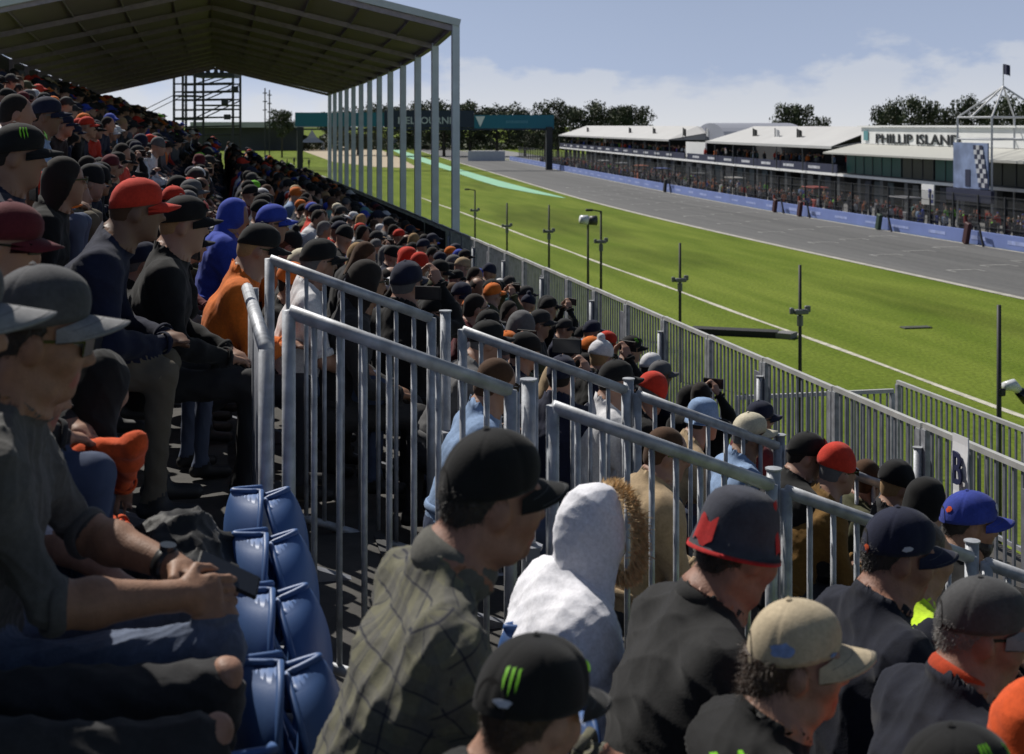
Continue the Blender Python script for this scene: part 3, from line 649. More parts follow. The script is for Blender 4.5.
for i in range(3):
    o = copy_tree(seat0); o.location = (rowL(0), 3.9+.47*i, rowZ(0))
    tag(o, 'empty shaded seat behind the black bag, %s of three before the navy jacketed man' % ['nearest', 'middle', 'farthest'][i], 'seat', 'empty shaded seats behind')
OCC = [(1, 2.66, 'plaid shirted man'), (1, 2.16, 'child in black cap with green claw'), (2, 3.6, 'person in white fur trimmed hood'), (2, 3.11, 'man in navy and red bucket hat'), (2, 2.6, 'person in tan cap'), (2, 1.95, 'person in black cap at bottom edge'),
       (3, 3.67, 'man in navy cap'), (3, 3.05, 'man in dark grey cap'), (3, 2.5, 'person in orange jacket')]
for k, t, who in OCC:
    o = copy_tree(seat0); o.location = (rowL(k), t, rowZ(k)); o.scale = (1, 1, 1.15 if k > 1 else 1); o.children[1].rotation_euler = (0, 1.45, 0); o.children[1].location = (.06, 0, .44)
    for c in o.children:
        if c.name.startswith('seat_pan'): c.rotation_euler = (0, 1.5, 0); c.location = (.06, 0, .47)
        if c.name.startswith('backrest'): c.rotation_euler = (0, -.2, 0); c.location = (.02, 0, .44)
    tag(o, 'blue stadium seat that the %s sits in' % who, 'seat', 'occupied blue seats')
# ---- handrails of the stair
def rail_section(name, x0, x1, t, label, bars):
    H = lambda x: ZC-(.57+.395*x); Bt = lambda x: ZC-(1.93+.36*x)
    r = empty(name, (x0, t, 0)); tag(r, label, 'railing', 'sloping handrail frames of the stair')
    Q = lambda x, z: (x-x0, 0, z)
    mb = MB(); mb.tube([Q(x0, H(x0)), Q(x1, H(x1))], .0255, 14); mb.build('top_rail', galv, r, smooth=True)
    mb = MB(); mb.tube([Q(x0+.03, Bt(x0+.03)+.12), Q(x1-.03, Bt(x1-.03)+.12)], .02, 10); mb.build('bottom_rail', galv, r, smooth=True)
    for x in (x0, x1): MB().tube([Q(x, Bt(x)), Q(x, H(x)+.004)], .0245, 14).build('post', galv, r, smooth=True)
    for i in range(1, bars+1):
        x = x0+(x1-x0)*i/(bars+1); MB().tube([Q(x, Bt(x)+.12), Q(x, H(x))], .0115, 10).build('bar', galv, r, smooth=True)
    return r
SEC = [(.24, 1.05), (1.21, 2.08), (2.14, 2.93), (3.0, 3.78)]
for t, side in ((AIS0, 'near'), (AIS1+.05, 'far')):
    for i, (a, b) in enumerate(SEC):
        rail_section('handrail', a, b, t, 'grey steel handrail frame on the %s side of the stair, %s section down' % (side, ['highest', 'second', 'third', 'lowest'][i]), 8 if i < 2 else 7)
for i, (x, t) in enumerate([(1.13, AIS0+.05), (2.11, AIS0+.05), (2.965, AIS0+.05), (1.13, AIS1+.1), (2.11, AIS1+.1), (2.965, AIS1+.1)]):
    r = empty('scaffold_post', (x, t, 0)); z1 = ZC-(.57+.395*x)+.06; z0 = ZC-(1.93+.36*x)
    MB().tube([(0, 0, z0), (0, 0, z1)], .027, 14).build('upright', galv, r, smooth=True)
    mb = MB(); mb.tube([(0, 0, z1), (0, 0, z1+.006)], .033, 14)
    mb.build('cap_plate', galv, r)
    for z in (z0+.25, z0+.75): mb = MB(); mb.tube([(0, 0, z), (0, 0, z+.012)], .055, 8); mb.box((0, -.05, z), (.05, .06, .05)); mb.build('rosette', galv_d, r)
    tag(r, 'upright scaffold tube between handrail sections, %s side, %s from the top' % (('near', 'far')[i//3], ('first', 'second', 'third')[i % 3]), 'post', 'scaffold uprights of the handrails')
r = empty('guard_rail', (.16, 0, 0)); tag(r, 'level guard rail with bright top tube closing the head of the stair', 'railing')
MB().tube([(0, AIS0+.02, ZC-.8), (-.03, AIS1, ZC-.8)], .028, 12).build('top_rail', galv, r, smooth=True)
for t in (AIS0+.02, AIS1): MB().tube([(0, t, rowZ(1)), (0, t, ZC-.8)], .026, 12).build('post', galv, r, smooth=True)
for i in range(1, 9):
    t = AIS0+(AIS1-AIS0)*i/9; MB().tube([(-.01, t, rowZ(1)+.12), (-.01, t, ZC-.8)], .012, 8).build('bar', galv_d, r, smooth=True)
MB().tube([(0, AIS0, rowZ(1)+.12), (-.02, AIS1, rowZ(1)+.12)], .02, 8).build('bottom_rail', galv, r, smooth=True)
# ---- fence along the front of the stand
def make_panel(L, hgt, nb, name='barred_fence', plate=False):
    r = empty(name)
    mb = MB(); mb.bar((0, 0, hgt), (0, L, hgt), .034, .034); mb.build('top_rail', mat('pale_galvanised_rail', (.5, .5, .48), .5, metal=.2, var=.15), r)
    MB().bar((0, .02, .12), (0, L-.02, .12), .035, .035).build('bottom_rail', galv, r)
    for t in (.02, L-.02): MB().bar((0, t, 0), (0, t, hgt-.02), .05, .05).build('post', galv, r)
    mb = MB()
    for i in range(1, nb): mb.bar((0, L*i/nb, .12), (0, L*i/nb, hgt-.02), .014, .02)
    mb.build('bar_infill', galv_d, r)
    if plate:
        mb = MB(); mb.box((-.02, .09, hgt*.5), (.012, .12, hgt*.86)); mb.build('hinge_plate', galv_d, r)
    return r
pa = make_panel(1.23, 1.55, 14); pb = make_panel(1.23, 1.55, 14, plate=True); pu = [False, False]
FX = 4.3; t = 5.2; i = 0
def front_z(t): return ZC-(1.835+.0062*t)-1.55
words_n = 'first second third fourth fifth sixth seventh eighth ninth tenth eleventh twelfth thirteenth fourteenth fifteenth sixteenth seventeenth'.split()
def ordinal(i):
    tens = ['', '', 'twenty', 'thirty', 'forty', 'fifty']; i += 1
    if i <= 17: return words_n[i-1]
    if i < 20: return ['eighteenth', 'nineteenth'][i-18]
    return (tens[i//10][:-1]+'ieth') if i % 10 == 0 else tens[i//10]+' '+words_n[i % 10-1]
zones = [(0, 9.5, 'in front of the near rows'), (9.5, 16, 'beyond the B sign'), (16, 27, 'short of the roof columns'), (27, 62, 'under the grandstand roof')]
cnt = {}
PANELS = []
while t < 60:
    src = (pb if i % 3 == 1 else pa); j = 1 if i % 3 == 1 else 0
    o = src if not pu[j] else copy_tree(src); pu[j] = True
    o.location = (FX, t, front_z(t)); PANELS.append(o)
    t += 1.26; i += 1
for i, o in enumerate(PANELS):
    n = len(PANELS); where = 'counting from the B sign'
    tag(o, 'grey barred fence panel before the front row, %s from the B sign' % ordinal(i), 'fence panel', 'barred fence panels along the front row')
for t in np.arange(5.17, 30, 1.26*2):
    r = empty('scaffold_post', (FX-.05, float(t), front_z(float(t))))
    MB().tube([(0, 0, 0), (0, 0, 1.42)], .026, 12).build('upright', galv, r, smooth=True); MB().tube([(0, 0, 1.42), (0, 0, 1.427)], .031, 12).build('cap_plate', galv, r)
    tag(r, 'round scaffold upright behind the front fence, one of several at the panel joints', 'post', 'scaffold uprights of the front fence')
# dark cloth on the far half of the fence
r = MB(); 
cl = mat('black_fence_cloth', (.016, .017, .022), .9, var=.3, nscale=2, bump=.1, bscale=6)
for i in range(13):
    a = 25.6+2.7*i; mb = MB(); vs = []; n = 8
    for j in range(n+1):
        tt = a+2.66*j/n; dx = .012*math.sin(j*2.3+i); vs += [(FX-.07+dx, tt, front_z(tt)+.1), (FX-.07-dx, tt, front_z(tt)+1.5), (FX-.078+dx, tt, front_z(tt)+.1), (FX-.078-dx, tt, front_z(tt)+1.5)]
    fs = []
    for j in range(n): q = 4*j; fs += [(q, q+1, q+5, q+4), (q+2, q+6, q+7, q+3), (q+1, q+3, q+7, q+5), (q, q+4, q+6, q+2)]
    fs += [(0, 2, 3, 1), (4*n, 4*n+1, 4*n+3, 4*n+2)]
    mb.add(vs, fs); o = mb.build('black_cloth', cl); tag(o, 'black cloth on the front fence below the roof, %s from the near end' % words_n[i], 'cloth', 'black cloths on the far fence')
# second, outer fence on the walkway
po = make_panel(2.2, 1.12, 24, 'crowd_barrier')
for i, tt in enumerate((5.45, 7.7, 9.95)):
    o = po if i == 0 else copy_tree(po); o.location = (6.5, tt, 4.36)
    tag(o, 'outer walkway barrier of upright bars beyond the B sign, %s panel' % ['nearest', 'middle', 'farthest'][i], 'barrier', 'outer walkway barriers')
o = copy_tree(po); o.location = (4.4, 11.1, 4.5); o.rotation_euler = (0, 0, -PI/2); o.scale = (1, .68, 1); tag(o, 'barred gate set across the walkway between the two fences', 'gate')
# the B sign
r = empty('row_sign', (FX-.06, 7.17, ZC-2.2)); tag(r, 'white sheet sign with a dark letter B hung on the front fence', 'sign')
mb = MB(); n = 8; vs = []
for j in range(n+1):
    z = .38*j/n; b = .004*math.sin(j*1.1)
    for y in (-.085, .085): vs += [(b-.004, y+.02*z, z), (b+.004, y+.02*z, z)]
fs = []
for j in range(n): q = 4*j; fs += [(q, q+4, q+6, q+2), (q+1, q+3, q+7, q+5), (q, q+1, q+5, q+4), (q+2, q+6, q+7, q+3)]
mb.add(vs, fs); mb.build('sheet', mat('white_sign_sheet', (.85, .85, .86), .6, var=.04), r)
Mtx = Matrix(((0, 0, -1, -.022), (-1, 0, 0, .0), (0, 1, 0, .19), (0, 0, 0, 1)))
text_mesh('B', mat('navy_ink', (.02, .025, .08), .6, var=0), 'letter', r, .095, .19, Mtx, .012)
# ---- roof over the far half of the stand
RT0, RT1 = 26.9, 58.9
def eaveH(t): return float(np.interp(t, [26.9, 29.6, 32.5, 36, 45, 60], [2.04, 1.83, 1.70, 1.6, 1.47, 1.40]))
roof = empty('grandstand_roof', (0, 0, 0)); tag(roof, 'dark pitched canopy on slim pale columns over the far grandstand', 'roof')
skin_m = mat('roof_membrane', (.42, .35, .44), .8, var=.12, nscale=.6)
XL, XR, XA = -5.0, 4.63, -.2
def section(t, x):
    e = eaveH(t); rise = 1.13
    return ZC+e+rise*(1-abs(x-XA)/((XR-XA) if x > XA else (XA-XL)))
mb = MB(); NT = 48; xs = [XL, -4, -3, -2, -1, XA, .8, 1.8, 2.8, 3.8, XR]
vs = []
for lay in (0, .03):
    for i in range(NT+1):
        t = RT0+(RT1-RT0)*i/NT; sag = .035*abs(math.sin(PI*(t-RT0)/2.667))
        for x in xs: vs.append((x, t, section(t, x)+lay-sag*(1 if x not in (XL, XR) else .3)))
nx = len(xs); off = (NT+1)*nx; fs = []
for i in range(NT):
    for j in range(nx-1): a = i*nx+j; fs += [(a, a+1, a+nx+1, a+nx), (off+a, off+a+nx, off+a+nx+1, off+a+1)]
for i in range(NT):
    for j in (0, nx-1): a = i*nx+j; fs.append((a, a+nx, off+a+nx, off+a))
for j in range(nx-1):
    for i in (0, NT): a = i*nx+j; fs.append((a, a+1, off+a+1, off+a))
mb.add(vs, fs); mb.build('roof_skin', skin_m, roof, smooth=False)
beam_m = mat('roof_beam_metal', (.34, .29, .35), .6, metal=.2, var=.2); col_m = mat('pale_column_paint', (.64, .69, .78), .45, metal=.05, var=.12, nscale=3)
for i in range(13):
    t = RT0+2.667*i; mb = MB()
    for a, b in ((XL, XA), (XA, XR)): mb.bar((a, t, section(t, a)-.1), (b, t, section(t, b)-.1), .07, .11)
    mb.build('rafter', beam_m, roof)
    MB().bar((XR+.02, t, 3.5), (XR+.02, t, ZC+eaveH(t)-.02), .15, .15).build('column', col_m, roof)
    MB().bar((XL, t, 3.5), (XL, t, ZC+eaveH(t)-.02), .12, .12).build('back_column', beam_m, roof)
for x in xs[1:-1]:
    mb = MB(); prev = None
    for i in range(13):
        t = RT0+2.667*i; p = (x, t, section(t, x)-.05)
        if prev: mb.bar(prev, p, .035, .04)
        prev = p
    mb.build('purlin', beam_m, roof)
mb = MB(); prev = None
for i in range(13):
    t = RT0+2.667*i; p = (XR+.03, t, ZC+eaveH(t)-.02)
    if prev: mb.bar(prev, p, .12, .14)
    prev = p
mb.build('eave_beam', beam_m, roof)
edge_m = mat('white_roof_edge', (.6, .63, .68), .6, var=.05)
for tt in (RT0-.08, RT1+.08):
    mb = MB()
    for a, b in ((XL, XA), (XA, XR+.1)): mb.bar((a, tt, section(tt, a)+.02), (b, tt, section(tt, min(b, XR))+.02), .08, .14)
    mb.build('gable_edge', edge_m, roof)
mb = MB(); 
for i in range(12):
    ta, tb = RT0+2.667*i, RT0+2.667*(i+1); mb.extr([(XL-.06, ta, rowZ(-5)), (XL-.06, tb, rowZ(-5)), (XL-.06, tb, ZC+eaveH(tb)), (XL-.06, ta, ZC+eaveH(ta))], (.02, 0, 0))
mb.build('back_wall', mat('dark_back_wall', (.05, .05, .052), .9), roof)
# ------------------------------------------------------------------ ground and track
def bend(t):
    x = t-118; return .082*(x if x > 40 else (x+40)**2/160 if x > -40 else 0)
def P(L, t, z): return (L+bend(t), t, z)
def strip(mb, t0, t1, La, za, Lb, zb, step=5.0, mi=0, path=True):
    n = max(1, int((t1-t0)/step)); q = P if path else (lambda a, b, c: (a, b, c))
    vs = []
    for i in range(n+1): t = t0+(t1-t0)*i/n; vs += [q(La, t, za), q(Lb, t, zb)]
    return mb.add(vs, [(2*i, 2*i+1, 2*i+3, 2*i+2) for i in range(n)], mi)
def prism(mb, t0, t1, prof, step=5.0, mi=0):
    n = max(1, int((t1-t0)/step)); m = len(prof); vs = []
    for i in range(n+1): t = t0+(t1-t0)*i/n; vs += [P(L, t, z) for L, z in prof]
    fs = [(i*m+j, i*m+(j+1) % m, (i+1)*m+(j+1) % m, (i+1)*m+j) for i in range(n) for j in range(m)]
    fs += [tuple(range(m)), tuple(n*m+j for j in range(m-1, -1, -1))]; return mb.add(vs, fs, mi)
def grass_material():
    m, N, L, b = new_mat('mown_grass'); tc = N.new('ShaderNodeTexCoord')
    def noise(scale, sx, sy, det=4):
        mp = N.new('ShaderNodeMapping'); mp.inputs['Scale'].default_value = (sx, sy, 1); L.new(tc.outputs['Object'], mp.inputs[0])
        n = N.new('ShaderNodeTexNoise'); n.inputs['Scale'].default_value = scale; n.inputs['Detail'].default_value = det; L.new(mp.outputs[0], n.inputs['Vector']); return n.outputs['Fac']
    r1 = N.new('ShaderNodeValToRGB'); r1.color_ramp.elements[0].color = (.1, .146, .014, 1); r1.color_ramp.elements[1].color = (.155, .2, .028, 1); r1.color_ramp.elements[0].position = .35; r1.color_ramp.elements[1].position = .68
    L.new(noise(.6, 1, .12), r1.inputs[0])
    r2 = N.new('ShaderNodeValToRGB'); r2.color_ramp.elements[0].color = (.17, .15, .06, 1); r2.color_ramp.elements[1].color = (1, 1, 1, 1); r2.color_ramp.elements[0].position = .33; r2.color_ramp.elements[1].position = .47
    L.new(noise(.09, 1, .35, 6), r2.inputs[0])
    mx = N.new('ShaderNodeMixRGB'); mx.blend_type = 'MULTIPLY'; mx.inputs[0].default_value = .4; L.new(r1.outputs[0], mx.inputs[1]); L.new(r2.outputs[0], mx.inputs[2])
    m2 = N.new('ShaderNodeMixRGB'); m2.blend_type = 'OVERLAY'; m2.inputs[0].default_value = .6; L.new(mx.outputs[0], m2.inputs[1]); L.new(noise(9, 1, .5, 3), m2.inputs[2])
    L.new(m2.outputs[0], b.inputs['Base Color']); b.inputs['Roughness'].default_value = .95; b.inputs['Specular IOR Level'].default_value = .1
    bp = N.new('ShaderNodeBump'); bp.inputs['Strength'].default_value = .6; bp.inputs['Distance'].default_value = .06; L.new(noise(7, 1, 1, 4), bp.inputs['Height']); L.new(bp.outputs[0], b.inputs['Normal']); return m
def asphalt_material():
    m, N, L, b = new_mat('asphalt'); tc = N.new('ShaderNodeTexCoord')
    mp = N.new('ShaderNodeMapping'); mp.inputs['Scale'].default_value = (1.2, .03, 1); L.new(tc.outputs['Object'], mp.inputs[0])
    n = N.new('ShaderNodeTexNoise'); n.inputs['Scale'].default_value = .8; n.inputs['Detail'].default_value = 5; L.new(mp.outputs[0], n.inputs['Vector'])
    r = N.new('ShaderNodeValToRGB'); r.color_ramp.elements[0].color = (.086, .086, .086, 1); r.color_ramp.elements[1].color = (.135, .135, .133, 1); r.color_ramp.elements[0].position = .3; r.color_ramp.elements[1].position = .7
    L.new(n.outputs['Fac'], r.inputs[0])
    n2 = N.new('ShaderNodeTexNoise'); n2.inputs['Scale'].default_value = 3; n2.inputs['Detail'].default_value = 6; L.new(tc.outputs['Object'], n2.inputs['Vector'])
    mx = N.new('ShaderNodeMixRGB'); mx.blend_type = 'OVERLAY'; mx.inputs[0].default_value = .35; L.new(r.outputs[0], mx.inputs[1]); L.new(n2.outputs['Fac'], mx.inputs[2])
    ac = N.new('ShaderNodeAttribute'); ac.attribute_name = 'across'; ln = N.new('ShaderNodeValToRGB'); mr = N.new('ShaderNodeMapRange'); mr.inputs['From Min'].default_value = 36.1; mr.inputs['From Max'].default_value = 49.3; L.new(ac.outputs['Fac'], mr.inputs['Value']); L.new(mr.outputs[0], ln.inputs[0])
    E = ln.color_ramp.elements; E[0].color = (1.0, .98, .95, 1); E[1].color = (.95, .95, .95, 1)
    for p, v in ((.12, 1.0), (.3, .84), (.42, .92), (.5, .8), (.6, .78), (.72, .95), (.735, .7), (.75, .98)): e = E.new(p); e.color = (v, v, v, 1)
    m3 = N.new('ShaderNodeMixRGB'); m3.blend_type = 'MULTIPLY'; m3.inputs[0].default_value = 1; L.new(mx.outputs[0], m3.inputs[1]); L.new(ln.outputs[0], m3.inputs[2])
    L.new(m3.outputs[0], b.inputs['Base Color']); b.inputs['Roughness'].default_value = .8; return m
mb = MB(); g = 2600; mb.quad((-g, -200, 0), (g, -200, 0), (g, 2*g, 0), (-g, 2*g, 0)); o = mb.build('grass_ground', grass_material()); tag(o, 'mown green grass verge between the grandstand and the track', 'grass', kind='structure')
mb = MB(); Ls = np.linspace(36.1, 49.3, 23)
for a, b in zip(Ls[:-1], Ls[1:]): strip(mb, -60, 560, a, .012, b, .012)
o = mb.build('race_track', asphalt_material(), fix=False); at2 = o.data.attributes.new('across', 'FLOAT', 'POINT'); at2.data.foreach_set('value', np.array([v[0]-bend(v[1]) for v in mb.v], np.float32)); tag(o, 'grey asphalt start straight of the race track', 'race track', kind='structure')
mb = MB(); strip(mb, -60, 420, 49.9, .012, 63, .012); o = mb.build('pit_lane', mat('pit_lane_concrete', (.2, .2, .2), .85, var=.2, nscale=.4)); tag(o, 'concrete pit lane behind the blue barrier', 'pit lane', kind='structure')
paint = mat('white_track_paint', (.42, .4, .35), .7, var=.3, nscale=1.5)
mb = MB(); strip(mb, -60, 520, 35.9, .024, 36.35, .024); strip(mb, -60, 520, 48.9, .024, 49.15, .024); o = mb.build('track_edge_line', paint); tag(o, 'white painted lines along the edges of the track', 'painted line', kind='structure')
mb = MB(); n = 60; vs = []
for i in range(n+1): t = -20+ 170*i/n; w = .11+.03*math.sin(i*1.7); x = 21.55+.05*math.sin(i*.9); vs += [(x-w, t, .012), (x+w, t, .012)]
mb.add(vs, [(2*i, 2*i+1, 2*i+3, 2*i+2) for i in range(n)]); o = mb.build('grass_line', mat('faded_line_paint', (.5, .48, .4), .9, var=.35, nscale=3)); tag(o, 'faded white line painted on the grass', 'painted line', kind='structure')
mb = MB()
for i in range(14):
    t = 48+9*i
    for L in (39.0, 42.2, 45.4):
        strip(mb, t+L*.6-22, t+L*.6-21.8, L, .026, L+1.9, .026); strip(mb, t+L*.6-22.9, t+L*.6-22, L, .026, L+.12, .026); strip(mb, t+L*.6-22.9, t+L*.6-22, L+1.78, .026, L+1.9, .026)
o = mb.build('grid_marks', mat('worn_grid_paint', (.33, .33, .32), .8, var=.4, nscale=2)); tag(o, 'worn white starting grid brackets painted on the track', 'painted line', kind='structure')
lower = [(388, 148), (406, 157), (428, 164), (452, 171.5), (478, 180.5), (500, 187), (530, 192.8), (562, 198)]
upper = [(391, 147), (408, 152.5), (429, 159.5), (454, 167.6), (478, 174.6), (500, 181), (534, 190), (566, 198.1)]
mb = MB(); vs = []
for a, b in zip(lower, upper): vs += [(*on_ground(*a), .03), (*on_ground(*b), .03)]
mb.add(vs, [(2*i, 2*i+1, 2*i+3, 2*i+2) for i in range(len(lower)-1)]); o = mb.build('green_runoff', mat('mint_runoff_paint', (.24, .5, .33), .7, var=.1, nscale=.3)); tag(o, 'mint green painted runoff strip beside the far track edge', 'runoff', kind='structure')
mb = MB(); vs = [(*on_ground(*p), .03) for p in [(290, 146.3), (340, 146.3), (374, 147), (400, 158), (419, 168.5), (375, 167), (333, 162)]]; mb.add(vs, [tuple(range(len(vs)))]); o = mb.build('gravel_trap', mat('pale_gravel', (.42, .35, .25), .95, var=.15, nscale=.5)); tag(o, 'pale gravel trap on the outside of the far corner', 'gravel trap', kind='structure')
# low dark bar with a paler end, and a drain, on the grass
r = empty('black_bar', (0, 0, 0)); tag(r, 'long low black bar lying across the grass line', 'barrier')
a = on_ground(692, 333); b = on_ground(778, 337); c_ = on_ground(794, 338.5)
MB().bar((a[0], a[1], .12), (b[0], b[1], .12), .7, .22).build('bar_body', mat('matt_black', (.02, .02, .022), .8), r); MB().bar((b[0], b[1], .11), (c_[0], c_[1], .11), .7, .2).build('end_cap', mat('matt_grey', (.16, .16, .165), .8), r)
mb = MB(); x, y = on_ground(916, 328); mb.box((x, y, .03), (1.2, .45, .05), bev=.02); o = mb.build('drain_cover', mat('drain_iron', (.06, .065, .05), .8)); tag(o, 'small dark drain cover set in the grass', 'drain cover')
# ------------------------------------------------------------------ poles on the verge
pole_m = mat('dark_pole_paint', (.035, .036, .04), .6, metal=.3, var=.2)
def verge_pole(px, ytop, kind, label):
    L = 14.0; Z = L*F/CT/(px-220); t = (Z-ST*L)/CT; z = ZC-(ytop-125)/F*Z
    r = empty('verge_pole', (L, t, 0)); tag(r, label, 'pole', 'slim poles on the verge')
    MB().tube([(0, 0, 0), (0, 0, z)], [.055, .04], 8).build('shaft', pole_m, r, smooth=True)
    if kind in ('box', 'arm', 'plain'):
        mb = MB(); zc = z-1.15
        mb.box((0, -.05, zc), (.36, .16, .12), bev=.02); mb.box((.2, 0, zc+.06), (.14, .1, .16), bev=.02); mb.box((-.22, 0, zc+.02), (.1, .1, .16), bev=.02); mb.tube([(0, 0, zc-.35), (0, 0, zc-.1)], .08, 8)
        mb.build('sensor_box', mat('grey_sensor_plastic', (.16, .165, .17), .5), r)
    if kind == 'arm':
        MB().bar((0, 0, z-.02), (-.42, 0, z+.06), .06, .05).build('arm', pole_m, r); MB().box((-.46, 0, z+.04), (.26, .16, .09), bev=.02).build('lamp_head', pole_m, r)
    if kind == 'speaker':
        mb = MB(); mb.tube([(.34, 0, z-.06), (.05, 0, z-.06)], [.2, .17], 14); mb.build('horn_body', mat('dark_speaker_grey', (.06, .06, .07), .5), r, smooth=True)
        MB().tube([(-.32, 0, z-.02), (-.02, 0, z-.05)], [.17, .2], 14).build('white_dome', mat('white_camera_shell', (.72, .74, .78), .3, var=.05), r, smooth=True)
    if kind == 'camera':
        zc = z-1.7; mb = MB(); mb.tube([(.1, 0, zc+.2), (.28, 0, zc+.22), (.4, 0, zc+.12)], [.08, .115, .08], 12); mb.build('camera_shell', mat('white_camera_shell', (.72, .74, .78), .3, var=.05), r, smooth=True)
        MB().tube([(.42, 0, zc+.1), (.56, 0, zc-.1)], [.1, .08], 12).build('camera_dome', mat('black_dome', (.01, .01, .012), .15, var=0), r, smooth=True)
        MB().box((.04, -.04, zc+.1), (.12, .08, .14), bev=.02).build('mount', pole_m, r)
for a in [(475, 190, 'arm', 'far verge pole with a short lamp arm beside the roof column'), (507, 203, 'plain', 'second thin verge pole right of the lamp arm pole'), (549, 205, 'box', 'thin verge pole carrying a low sensor box'), (588, 219, 'speaker', 'verge pole topped by a white dome and dark horn'),
          (601, 211, 'arm', 'verge pole with lamp arm just right of the white dome'), (680, 243, 'box', 'verge pole standing left of the black bar'), (800, 265, 'box', 'verge pole with sensor bracket at the black bar end'), (999, 305, 'camera', 'nearest verge pole with a white domed camera at right')]: verge_pole(*a)
# ------------------------------------------------------------------ pit wall, catch fence
bar_m = mat('blue_barrier_board', (.16, .215, .47), .55, var=.12, nscale=.5)
r = empty('pit_wall_barrier'); tag(r, 'long blue advertising barrier lining the far edge of the track', 'barrier')
mb = MB(); prism(mb, 20, 300, [(49.4, 0), (49.7, 0), (49.7, .9), (49.4, .9)]); mb.build('board', bar_m, r)
mb = MB()
for i in range(44):
    t = 70+5.2*i; mb = MB(); strip(mb, t, t+2.3+.5*math.sin(i*2.1), 49.385, .34, 49.385, .56+.05*math.sin(i), 1.0); mb.build('pale_print', mat('pale_blue_print', (.3, .36, .62), .6, var=.3, nscale=2.5), r)
r = empty('catch_fence'); tag(r, 'tall dark catch fence standing behind the blue barrier', 'fence')
for i in range(72): t = 60+3.2*i; MB().bar(P(50.0, t, 0), P(50.0, t, 3.3), .09, .09).build('post', pole_m, r)
mb = MB()
for z in (1.2, 1.9, 2.6, 3.25): 
    n = 40; 
    for i in range(n): mb.bar(P(50.0, 60+230*i/n, z), P(50.0, 60+230*(i+1)/n, z), .035, .035)
mb.build('cable', pole_m, r)
def mesh_net():
    m, N, L, b = new_mat('dark_wire_net'); b.inputs['Base Color'].default_value = (.03, .031, .034, 1); b.inputs['Roughness'].default_value = .7; b.inputs['Alpha'].default_value = .42; return m
mb = MB(); strip(mb, 60, 290, 50.06, .9, 50.06, 3.2); mb.build('wire_net', mesh_net(), r)
# openings in the wall: tilted red pads with a strut
def wall_flap(px, py, colr, label, h=1.25):
    Z = 49*F/CT/(px-220); t = (Z-ST*49)/CT; r = empty('wall_flap', P(48.9, t, 0)); tag(r, label, 'marshal flap', 'marshal flaps at the pit wall')
    R = Matrix.Rotation(.28, 3, 'X'); MB().box((0, .1, h/2), (.3, .55, h), R, bev=.06).build('pad', mat(colr[0], colr[1], .7), r)
    mb = MB(); mb.bar((0, -.5, h+.05), (0, -1.35, h), .1, .12); mb.bar((0, -1.3, h), (0, -1.9, 0), .1, .12); mb.build('strut', pole_m, r)
    mb = MB(); mb.tube([(0, .25, h*.95), (0, .32, h*1.28)], [.14, .1], 8); mb.build('roll', mat(colr[2], colr[3], .7), r)
wall_flap(769, 205, ('maroon_pad', (.06, .018, .02), 'red_roll', (.3, .05, .02)), 'leftmost maroon tilted pad and black strut at the pit wall'); wall_flap(796, 208, ('maroon_pad', (.06, .018, .02), 'red_roll', (.3, .05, .02)), 'second maroon tilted pad at the pit wall with red top', 1.4)
wall_flap(879, 218, ('green_pad', (.03, .06, .04), 'dark_roll', (.02, .02, .02)), 'dark green tilted pad and black strut below the glass room'); wall_flap(969, 232, ('maroon_pad', (.06, .018, .02), 'dark_red_roll', (.16, .02, .02)), 'rightmost maroon pad with black strut beside blue lettering', 1.5)
wall_flap(643, 180, ('black_white_pad', (.02, .02, .025), 'dark_roll', (.02, .02, .02)), 'far black flap standing before the blue barrier', 1.6)
# ------------------------------------------------------------------ pit building
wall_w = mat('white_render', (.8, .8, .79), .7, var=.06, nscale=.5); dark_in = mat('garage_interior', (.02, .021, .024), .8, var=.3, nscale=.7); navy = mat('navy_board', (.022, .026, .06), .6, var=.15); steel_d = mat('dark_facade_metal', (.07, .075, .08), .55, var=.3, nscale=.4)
pit = empty('pit_building'); tag(pit, 'long two storey pit building with garages and open upper deck', 'building')
mb = MB(); prism(mb, 60, 292, [(60, 2.88), (75, 2.88), (75, 3.1), (60, 3.1)]); mb.build('deck_slab', mat('deck_concrete', (.3, .3, .3), .8), pit)
mb = MB(); prism(mb, 60, 292, [(59.75, 2.84), (59.97, 2.84), (59.97, 3.1), (59.75, 3.1)]); mb.build('white_ledge', wall_w, pit)
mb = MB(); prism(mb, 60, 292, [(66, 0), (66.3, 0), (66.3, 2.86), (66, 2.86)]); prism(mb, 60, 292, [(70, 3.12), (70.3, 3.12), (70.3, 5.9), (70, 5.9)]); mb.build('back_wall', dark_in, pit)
for i in range(46):
    t = 62+5*i; MB().box(P(60.4, t, 1.42), (.5, .6, 2.84)).build('pier', steel_d, pit)
rr = random.Random(5); mb_d = [MB() for _ in range(4)]
for i in range(46):
    t = 62.4+5*i
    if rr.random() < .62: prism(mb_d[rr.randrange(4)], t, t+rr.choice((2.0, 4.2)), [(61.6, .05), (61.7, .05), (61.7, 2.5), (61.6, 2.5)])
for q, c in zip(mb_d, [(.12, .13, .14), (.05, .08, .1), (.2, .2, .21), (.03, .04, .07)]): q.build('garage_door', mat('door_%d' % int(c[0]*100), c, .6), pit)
mb = MB(); prism(mb, 126.5, 183, [(59.82, 3.12), (59.9, 3.12), (59.9, 4.0), (59.82, 4.0)]); prism(mb, 184.5, 292, [(59.82, 3.12), (59.9, 3.12), (59.9, 4.0), (59.82, 4.0)]); mb.build('deck_banner', navy, pit)
mb = MB()
